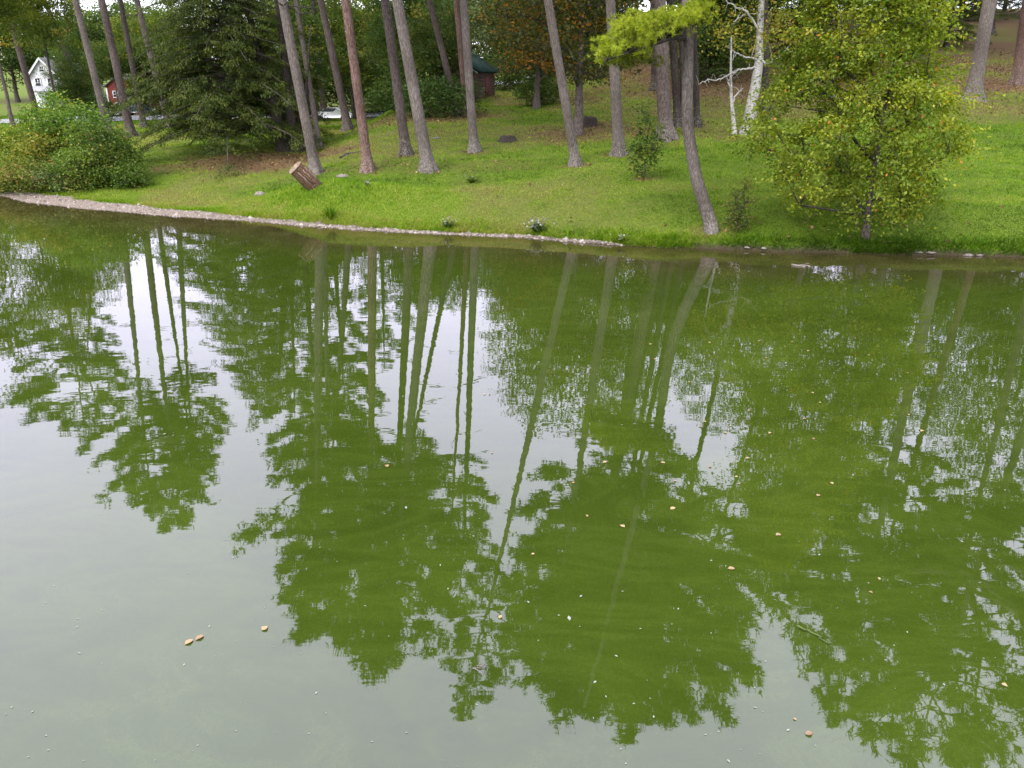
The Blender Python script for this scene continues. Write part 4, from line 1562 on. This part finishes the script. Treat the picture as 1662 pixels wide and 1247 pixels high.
M['white'] = plain_mat("white_paint", (.55, .55, .56), .7, .12, 3)
M['red_wall'] = plain_mat("red_siding", (.17, .042, .034), .8, .2, 6, 0, .1)
M['roof'] = plain_mat("grey_shingle", (.10, .10, .11), .85, .2, 7)
M['green_roof'] = plain_mat("green_roofing", (.010, .026, .021), .85, .25, 5, 0, .08)
M['glass'] = plain_mat("window_glass", (.03, .035, .04), .12, .1, 4, 0, .8)
M['cabin'] = plain_mat("weathered_boards", (.10, .066, .055), .85, .25, 8, 0, .1)
M['porch'] = plain_mat("porch_grey", (.3, .3, .31), .7, .1)
M['asphalt'] = plain_mat("road_asphalt", (.24, .24, .26), .9, .1, 8)
M['red_door'] = plain_mat("red_door", (.10, .018, .02), .6, .1)


def gable(g, w, d, h0, h1, over=.3, th=.14, y0=0):
    """pitched roof, ridge along y"""
    for sgn in (-1, 1):
        e = np.array([sgn * (w / 2 + over), 0, h0 - over * (h1 - h0) / (w / 2)])
        r = np.array([0, 0, h1])
        for k in (0, 1):
            pass
        ys = (-d / 2 - over + y0, d / 2 + over + y0)
        v = []
        for yy in ys:
            for q in (e, r):
                v.append([q[0], yy, q[2]])
                v.append([q[0], yy, q[2] + th])
        f = [[0, 2, 3, 1], [4, 5, 7, 6], [0, 4, 6, 2], [1, 3, 7, 5], [0, 1, 5, 4], [2, 6, 7, 3]]
        g.add(v, f)


def wall_gabled(g, w, d, h0, h1, y0=0):
    x = w / 2
    v = [[-x, -d / 2 + y0, -.5], [x, -d / 2 + y0, -.5], [x, -d / 2 + y0, h0], [0, -d / 2 + y0, h1], [-x, -d / 2 + y0, h0],
         [-x, d / 2 + y0, -.5], [x, d / 2 + y0, -.5], [x, d / 2 + y0, h0], [0, d / 2 + y0, h1], [-x, d / 2 + y0, h0]]
    g.add(v, [[0, 1, 2, 4], [6, 5, 9, 7], [1, 6, 7, 2], [5, 0, 4, 9]])
    g.t.append(np.array([[4, 2, 3], [7, 9, 8]]) + g.n - 10)
    g.tt.append(np.array([.5, .5]))


def window(bd, x, z, w, h, y, mat_f='white'):
    fr = bd.part("window", M[mat_f], lambda g: [g.box((x, y, z + h / 2), (w + .2, .08, .12)), g.box((x, y, z - h / 2), (w + .2, .1, .12)),
                                                 g.box((x - w / 2 - .04, y, z), (.12, .08, h - .12)), g.box((x + w / 2 + .04, y, z), (.12, .08, h - .12)),
                                                 g.box((x, y + .01, z), (w - .04, .05, .06))])
    bd.part("pane", M['glass'], lambda g: g.box((x, y + .045, z), (w, .04, h)), fr)


def white_house():
    dist = 80
    B = ground_at(97, dist)
    bd = Build("white_house", "white two-storey house with steep front gable at far left", "house", B, .12)
    bd.o.scale = (.74, .74, .74)
    bd.part("wall", M['white'], lambda g: wall_gabled(g, 3.4, 6, 3.9, 5.9))
    wing = bd.part("wing", M['white'], lambda g: g.box((3.3, .8, 1.6), (3.3, 4, 4.2)))
    bd.part("wing_roof", M['roof'], lambda g: [g.add([[1.6, -1.5, 3.68], [5.2, -1.5, 3.68], [5.2, .8, 5.1], [1.6, .8, 5.1], [1.6, 3.1, 3.68], [5.2, 3.1, 3.68]], [[0, 1, 2, 3], [3, 2, 5, 4]])], wing)
    bd.part("roof", M['roof'], lambda g: gable(g, 3.4, 6, 3.95, 5.95, .28))
    bd.part("bargeboard", M['white'], lambda g: [g.add([[s * 2.0, -3.33, 3.45], [s * 2.0, -3.33, 3.75], [0, -3.33, 6.12], [0, -3.33, 5.8]], [[0, 1, 2, 3]]) for s in (-1, 1)])
    chim = bd.part("chimney", M['red_wall'], lambda g: g.box((2.5, 1, 5.6), (.5, .5, 1.2)))
    bd.part("dormer", M['white'], lambda g: [g.box((3.4, -.9, 4.3), (1.1, 1.2, 1.0)), g.add([[2.8, -1.55, 4.81], [3.4, -1.55, 5.5], [4.0, -1.55, 4.81], [2.8, .5, 4.81], [3.4, .5, 5.5], [4.0, .5, 4.81]], [[0, 1, 4, 3], [1, 2, 5, 4]])])
    for x in (-.75, .75):
        window(bd, x, 3.1, .6, 1.1, -3.04)
    window(bd, 0, 4.7, .5, .7, -3.04)
    for x in (2.6, 4.1):
        window(bd, x, 2.6, .7, 1.1, -1.24)
    bd.part("porch", M['white'], lambda g: [g.box((0.4, -3.9, 2.05), (3.4, 1.6, .16)), g.box((.4, -3.9, .1), (3.4, 1.6, .2))] + [g.box((x, -4.6, 1.1), (.16, .16, 1.8)) for x in (-1.2, .4, 2.0)])
    bd.part("porch_roof", M['porch'], lambda g: g.add([[-1.5, -4.85, 2.14], [2.3, -4.85, 2.14], [2.3, -3.03, 2.75], [-1.5, -3.03, 2.75]], [[0, 1, 2, 3]]))
    bd.part("door", M['porch'], lambda g: g.box((.8, -3.03, .95), (.8, .06, 1.7)))


def red_house():
    B = ground_at(219, 71)
    bd = Build("red_house", "two-storey red house with white trimmed windows behind the parked car", "house", B, -.05)
    bd.o.scale = (.62, .62, .62)
    bd.part("wall", M['red_wall'], lambda g: wall_gabled(g, 4.2, 5, 3.5, 4.9))
    bd.part("roof", M['roof'], lambda g: gable(g, 4.2, 5, 3.55, 4.95, .25))
    bd.part("corner_board", M['white'], lambda g: g.box((2.06, -2.53, 1.6), (.2, .06, 3.4)))
    bd.part("corner_board", M['white'], lambda g: g.box((-2.06, -2.53, 1.6), (.2, .06, 3.4)))
    for x in (-.9, .9):
        for z in (1.0, 2.5):
            window(bd, x, z, .6, .8, -2.54)


def cabin():
    p = hit(790, 161)
    B = ground_at(757, p[1] + 1.6)
    dist = B[1] - 2
    m = dist / FPX
    bd = Build("cabin", "small brown board cabin with dark green roof among the trees", "cabin", B + np.array([0, 0, -.05]), -.35)
    bd.o.scale = (.72, .72, .86)
    bd.part("wall", M['cabin'], lambda g: wall_gabled(g, 3.4, 4, 1.72, 2.62))
    roof = bd.part("roof", M['green_roof'], lambda g: gable(g, 3.4, 4, 1.78, 2.7, .35, .1))
    bd.part("fascia", M['porch'], lambda g: [g.add([[s * 2.04, -2.36, 1.5], [s * 2.04, -2.36, 1.58], [0, -2.36, 2.68], [0, -2.36, 2.6]], [[0, 1, 2, 3]]) for s in (-1, 1)], roof)
    for k in range(10):
        z = .04 + k * .17
        bd.part("board", M['cabin'], lambda g: g.box((0, -2.015, z + .08), (3.38, .03, .15)))
        bd.part("board", M['cabin'], lambda g: g.box((1.715, 0, z + .08), (.03, 3.98, .15)))
    for x in (-1.7, 1.7):
        bd.part("corner_board", M['cabin'], lambda g: g.box((x, -2.03, .8), (.14, .08, 1.75)))
    bd.part("meter_box", M['white'], lambda g: [g.box((.55, -2.09, 1.12), (.22, .1, .34)), g.box((.5, -2.06, .5), (.05, .05, .95)), g.box((.62, -2.08, .82), (.14, .09, .16))])
    bd.part("dark_window", M['glass'], lambda g: g.box((-.3, -2.045, 1.05), (.7, .04, .55)))
    dr = bd.part("door", M['red_door'], lambda g: g.box((1.74, .3, .62), (.06, .9, 1.4)))
    bd.part("shutter", M['red_door'], lambda g: g.box((1.12, -2.05, .55), (.14, .05, .5)))
    # low red wing to the left, in the shade
    bd.part("wing", M['cabin'], lambda g: g.box((-3.6, 1.0, .5), (3.8, 2.6, 1.2)))


white_house()
red_house()
cabin()


def car(label, B, a, mat, s=.62):
    """side profile swept over the width, then glass, wheels and lights as parts"""
    bd = Build("parked_car", label, "car", B, a, "cars parked on the road behind")
    prof = [(-2.1, .35), (-2.15, .7), (-2.0, .88), (-1.25, .95), (-.75, 1.38), (.55, 1.42), (1.2, .98), (1.95, .86), (2.15, .65), (2.12, .35)]

    def body(g):
        n = len(prof)
        lv = []
        for y, k in ((-.86, .0), (-.8, .0), (.8, 0), (.86, 0)):
            for x, z in prof:
                inset = .12 if z > 1.1 else 0
                lv.append([x, (y - math.copysign(inset, y)), z])
        v = np.array(lv)
        f = [[r * n + i, r * n + (i + 1) % n, (r + 1) * n + (i + 1) % n, (r + 1) * n + i] for r in range(3) for i in range(n)]
        g.add(v * s, f)
        c = len(v)
        lo = [i for i in range(n)]
        for r in (0, 3):
            o = r * n
            g.t.append(np.array([[o + 0, o + i, o + i + 1] for i in range(1, n - 1)]) + g.n - c)
            g.tt.append(np.full(n - 2, .5))
    bd.part("body", M[mat], body)
    for sy in (-1, 1):
        bd.part("side_window", M['glass'], lambda g: g.add(np.array([[-1.05, sy * .815, 1.0], [.98, sy * .815, 1.0], [.5, sy * .762, 1.34], [-.7, sy * .762, 1.32]]) * s, [[0, 1, 2, 3]]))
    for x in (-1.3, 1.3):
        for sy in (-1, 1):
            def tyre(g):
                P = np.array([[x, sy * .70, .33], [x, sy * .72, .33], [x, sy * .88, .33], [x, sy * .9, .33]]) * s
                g.tube(P, np.array([.2, .33, .33, .22]) * s, 14, .5)
            w = bd.part("wheel", M['tyre'], tyre, None, True)
    for sy in (-.6, .6):
        bd.part("headlight", M['white'], lambda g: g.box(np.array([2.1, sy, .68]) * s, np.array([.1, .3, .14]) * s))


M['tyre'] = plain_mat("tyre_rubber", (.02, .02, .02), .8, .1)
M['car_dark'] = plain_mat("dark_car_paint", (.02, .025, .04), .2, .05, 3, 0, .7)
M['car_white'] = plain_mat("white_car_paint", (.7, .7, .72), .25, .03, 3, 0, .6)
car("dark parked car in front of the red house", ground_at(226, 63.5), 0.0, 'car_dark')
car("white parked car between the pale pine and the red house", ground_at(168, 63), .1, 'car_white')
car("white parked car between hemlock and the brown pine with pale foot", ground_at(540, 57), .1, 'car_white')
car("pale car glimpsed through the boughs on the hemlock's left", ground_at(350, 64), .0, 'car_white')


def road():
    """the road behind the left-hand pines, a strip following the ground"""
    path = [(-70, 38), (-48, 47), (-40, 52), (-33, 58), (-26, 62), (-18, 64.5), (-8, 66), (6, 69)]
    P = np.array(path, float)
    u = np.linspace(0, len(P) - 1, 90)
    C = np.stack([np.interp(u, np.arange(len(P)), P[:, i]) for i in range(2)], 1)
    for _ in range(12):
        C[1:-1] = (C[:-2] + 2 * C[1:-1] + C[2:]) / 4
    T = np.gradient(C, axis=0)
    T /= np.linalg.norm(T, axis=1)[:, None]
    N = np.stack([-T[:, 1], T[:, 0]], 1)
    v = []
    for k in np.linspace(-3.4, 3.4, 9):
        q = C + N * k
        v.append(np.stack([q[:, 0], q[:, 1], height(q[:, 0], q[:, 1]) + .06], 1))
    v = np.stack(v, 1)
    n = 9
    i = np.arange(89)[:, None] * n
    j = np.arange(8)[None]
    f = np.stack([i + j, i + j + 1, i + n + j + 1, i + n + j], -1).reshape(-1, 4)
    g = Geo()
    g.add(v.reshape(-1, 3), f)
    o = bpy.data.objects.new("road", g.mesh("road", M['asphalt'], True))
    o["kind"] = "structure"
    link(o)


road()


# ------------------------------------------------------------------ grass, litter, floating leaves
def grass():
    rng = np.random.default_rng(77)
    N = 900000
    # denser close to the water, sparse far away
    x = rng.uniform(-1, 1, N)
    s = rng.random(N) ** 1.9 * 34
    half = np.interp(s, [0, 10, 34], [23, 27, 42])
    x = x * half
    y = shore(x) + s
    dry, lit, sand, wet = zones(x, y)
    keep = (rng.random(N) > sand * 1.15) & (rng.random(N) > lit * .9) & (s > beach_width(x) * .75) & (s > .02)
    keep &= rng.random(N) < .62
    x, y, s, dry, lit = x[keep], y[keep], s[keep], dry[keep], lit[keep]
    n = len(x)
    z = height(x, y)
    tall = .036 * (1 + .4 * s / 20) * (.45 + 1.2 * fbm(x * 1.4, y * 1.4, 3))
    hump = np.exp(-(((x + 6.2) / 2.6) ** 2 + ((s - 2.2) / 1.1) ** 2))
    edge = (1 - sstep(.1, .9, s - beach_width(x) * .8))
    tall = tall * (1 + 1.6 * hump + 1.5 * edge) * rng.uniform(.6, 1.5, n)
    a = rng.uniform(0, 6.28, n)
    w = .011 * (1 + s / 16)
    ln = rng.normal(size=(n, 2)) * tall[:, None] * .6
    ln[:, 1] -= edge * tall * .6
    b = np.stack([x, y, z - .01], 1)
    sd = np.stack([np.cos(a) * w, np.sin(a) * w, 0 * a], 1)
    tip = b + np.stack([ln[:, 0], ln[:, 1], tall], 1)
    v = np.stack([b - sd, b + sd, tip], 1).reshape(-1, 3)
    strip = fbm(x * .22 + 50, y * 1.1, 3)
    tint = .20 + .40 * dry + .62 * (strip - .5) + sstep(3, 6, x) * (.22 * np.exp(-((s - 3.1) / .4) ** 2) - .10 * (1 - sstep(1.6, 2.6, s))) + .45 * (fbm(x * 2.2, y * 2.2, 2) - .5) + .3 * (fbm(x * 6, y * 6, 2) - .5) + rng.normal(0, .13, n) + .35 * lit + .13 * sstep(2, 7, x) * sstep(2, 4, s) - .12 * hump
    tint = tint + .34 * (1 - sstep(2.2, 4.5, s)) * (1 - sstep(-4, 2, x))
    g = Geo()
    g.add(v, np.arange(3 * n).reshape(-1, 3), np.clip(tint, 0, .98))
    single("lawn_grass", g, M['grass'], "short green and yellowing grass covering the bank", "grass", kind="stuff")
    # leaf litter
    N = 60000
    x = rng.uniform(-30, 32, N)
    s = rng.random(N) * 40
    y = shore(x) + s
    dry, lit, sand, wet = zones(x, y)
    asht = hit(1405, 386)
    near = np.exp(-(((x - asht[0]) / 2.6) ** 2 + ((y - asht[1]) / 1.6) ** 2))
    keep = rng.random(N) < (lit * .75 + .012 + .25 * near) * (s > .3)
    x, y = x[keep], y[keep]
    c = np.stack([x, y, height(x, y) + .035], 1)
    g = Geo()
    tn = np.clip(rng.normal(.45, .22, len(c)) + .4 * near[keep], 0, 1)
    g.leaves(c, .11, .09, rng, .85, tn)
    single("leaf_litter", g, M['litter'], "brown and yellow fallen leaves scattered over the grass", "leaves", kind="stuff")


grass()


def pebbles():
    rng = np.random.default_rng(78)
    n = 9000
    x = rng.uniform(-21, 3, n)
    s = rng.random(n) * beach_width(x) * 1.05
    y = shore(x) + s
    c = np.stack([x, y, height(x, y) + .005], 1)
    r = .014 * rng.lognormal(0, .6, n)
    o = np.array([[1, 0, 0], [0, 1, 0], [-1, 0, 0], [0, -1, 0], [0, 0, .7]])
    v = c[:, None] + o[None] * r[:, None, None] * rng.uniform(.6, 1.4, (n, 5, 1))
    f = np.array([[0, 1, 4], [1, 2, 4], [2, 3, 4], [3, 0, 4]])[None] + (np.arange(n) * 5)[:, None, None]
    g = Geo()
    g.add(v.reshape(-1, 3), f.reshape(-1, 3), np.repeat(rng.random(n), 4))
    single("beach_pebbles", g, M['pebble'], "small pebbles and crumbs covering the narrow sand strip", "pebbles", kind="stuff")


M['pebble'] = leaf_mat("beach_pebble", [(0, (.07, .055, .045)), (.5, (.19, .155, .13)), (1, (.33, .29, .25))], 0, .02)
pebbles()


def floating_leaves():
    rng = np.random.default_rng(79)

    def leaf_mesh(seed):
        r = np.random.default_rng(seed)
        n = 9
        t = np.linspace(0, 1, n)
        w = np.sin(t * math.pi) ** .7 * .42 * (1 + .12 * r.normal(size=n))
        curl = r.uniform(.05, .22)
        v, f = [], []
        for i in range(n):
            zc = .10 * math.sin(t[i] * 3.1) * r.uniform(.3, 1)
            v += [[t[i] - .5, -w[i], .05 + zc + curl * w[i]], [t[i] - .5, 0, .02 + zc * .4], [t[i] - .5, w[i], .05 + zc + curl * w[i]]]
        for i in range(n - 1):
            a = 3 * i
            f += [[a, a + 1, a + 4, a + 3], [a + 1, a + 2, a + 5, a + 4]]
        g = Geo()
        g.add(v, f, r.uniform(.1, 1))
        g.tube([[-.5, 0, .03], [-.7, .03, .05]], [.02, .012], 4, .2)
        return g.mesh("floating_leaf", M['leaf_float'])
    ms = [leaf_mesh(300 + k) for k in range(6)]
    named = {
        (307, 1043): "larger of the two pale leaves floating close together at lower left",
        (324, 1036): "smaller pinkish leaf beside the larger pale one at lower left",
        (430, 1021): "single pale leaf at the tip of the reflected crown at lower left",
        (628, 757): "lone pale leaf floating left of the middle of the pond",
        (1092, 826): "orange-brown leaf floating in open green water right of the middle",
        (1263, 869): "pale yellow pointed leaf beside the bright sky patch",
        (1187, 924): "round peach leaf floating lowest among the reflected right-hand crowns",
    }
    pts = list(named) + [(953, 838), (1010, 855), (930, 784), (865, 900), (812, 1002), (1290, 1168), (1313, 1192), (1630, 1113), (1413, 962), (1427, 940), (1350, 785), (1328, 805)]
    for _ in range(34):
        pts.append((rng.normal(1150, 200), rng.uniform(545, 800)))
    for k, p in enumerate(pts):
        B = on_water(*p)
        o = bpy.data.objects.new("floating_leaf", ms[k % 6])
        s = (.055 if p in named else rng.uniform(.022, .05)) * (1 + .12 * max(0, (B[1] - 8) / 8))
        o.scale = (s * rng.uniform(1, 1.3), s, s)
        o.rotation_euler = (0, 0, rng.uniform(0, 6.28))
        o.location = (B[0], B[1], .004)
        o["label"] = named.get(p, "small fallen leaf floating alone on the green pond water")
        o["category"] = "leaf"
        o["group"] = "leaves floating on the pond"
        link(o)
    n = 190
    px, py = rng.uniform(0, 1662, n), 560 + 690 * rng.random(n) ** .7
    c = np.array([on_water(a, b) for a, b in zip(px, py)]) + [0, 0, .003]
    g = Geo()
    r = .0042 * rng.lognormal(0, .45, n) * (1 + c[:, 1] / 25)
    a = rng.uniform(0, 6.28, n)
    d = np.stack([np.cos(a), np.sin(a), 0 * a], 1)
    e = np.stack([-np.sin(a), np.cos(a), 0 * a], 1)
    v = np.stack([c - d * r[:, None] * 1.6, c + e * r[:, None] * .8 + [0, 0, .002], c + d * r[:, None] * 1.6, c - e * r[:, None] * .8 + [0, 0, .002]], 1)
    g.add(v.reshape(-1, 3), np.arange(4 * n).reshape(-1, 4))
    single("water_specks", g, M['speck'], "tiny pale specks of pollen and fluff drifting on the pond", "specks", kind="stuff")


floating_leaves()


# foliage and fine twigs are masses of pieces too small to pick apart
for ob in scene.objects:
    if ob.parent and ob.name.split('.')[0] in ("crown", "limbs", "boughs", "foliage", "stems", "leaves", "needle_pads", "lower_needles", "blades", "flowers"):
        ob["kind"] = "stuff"
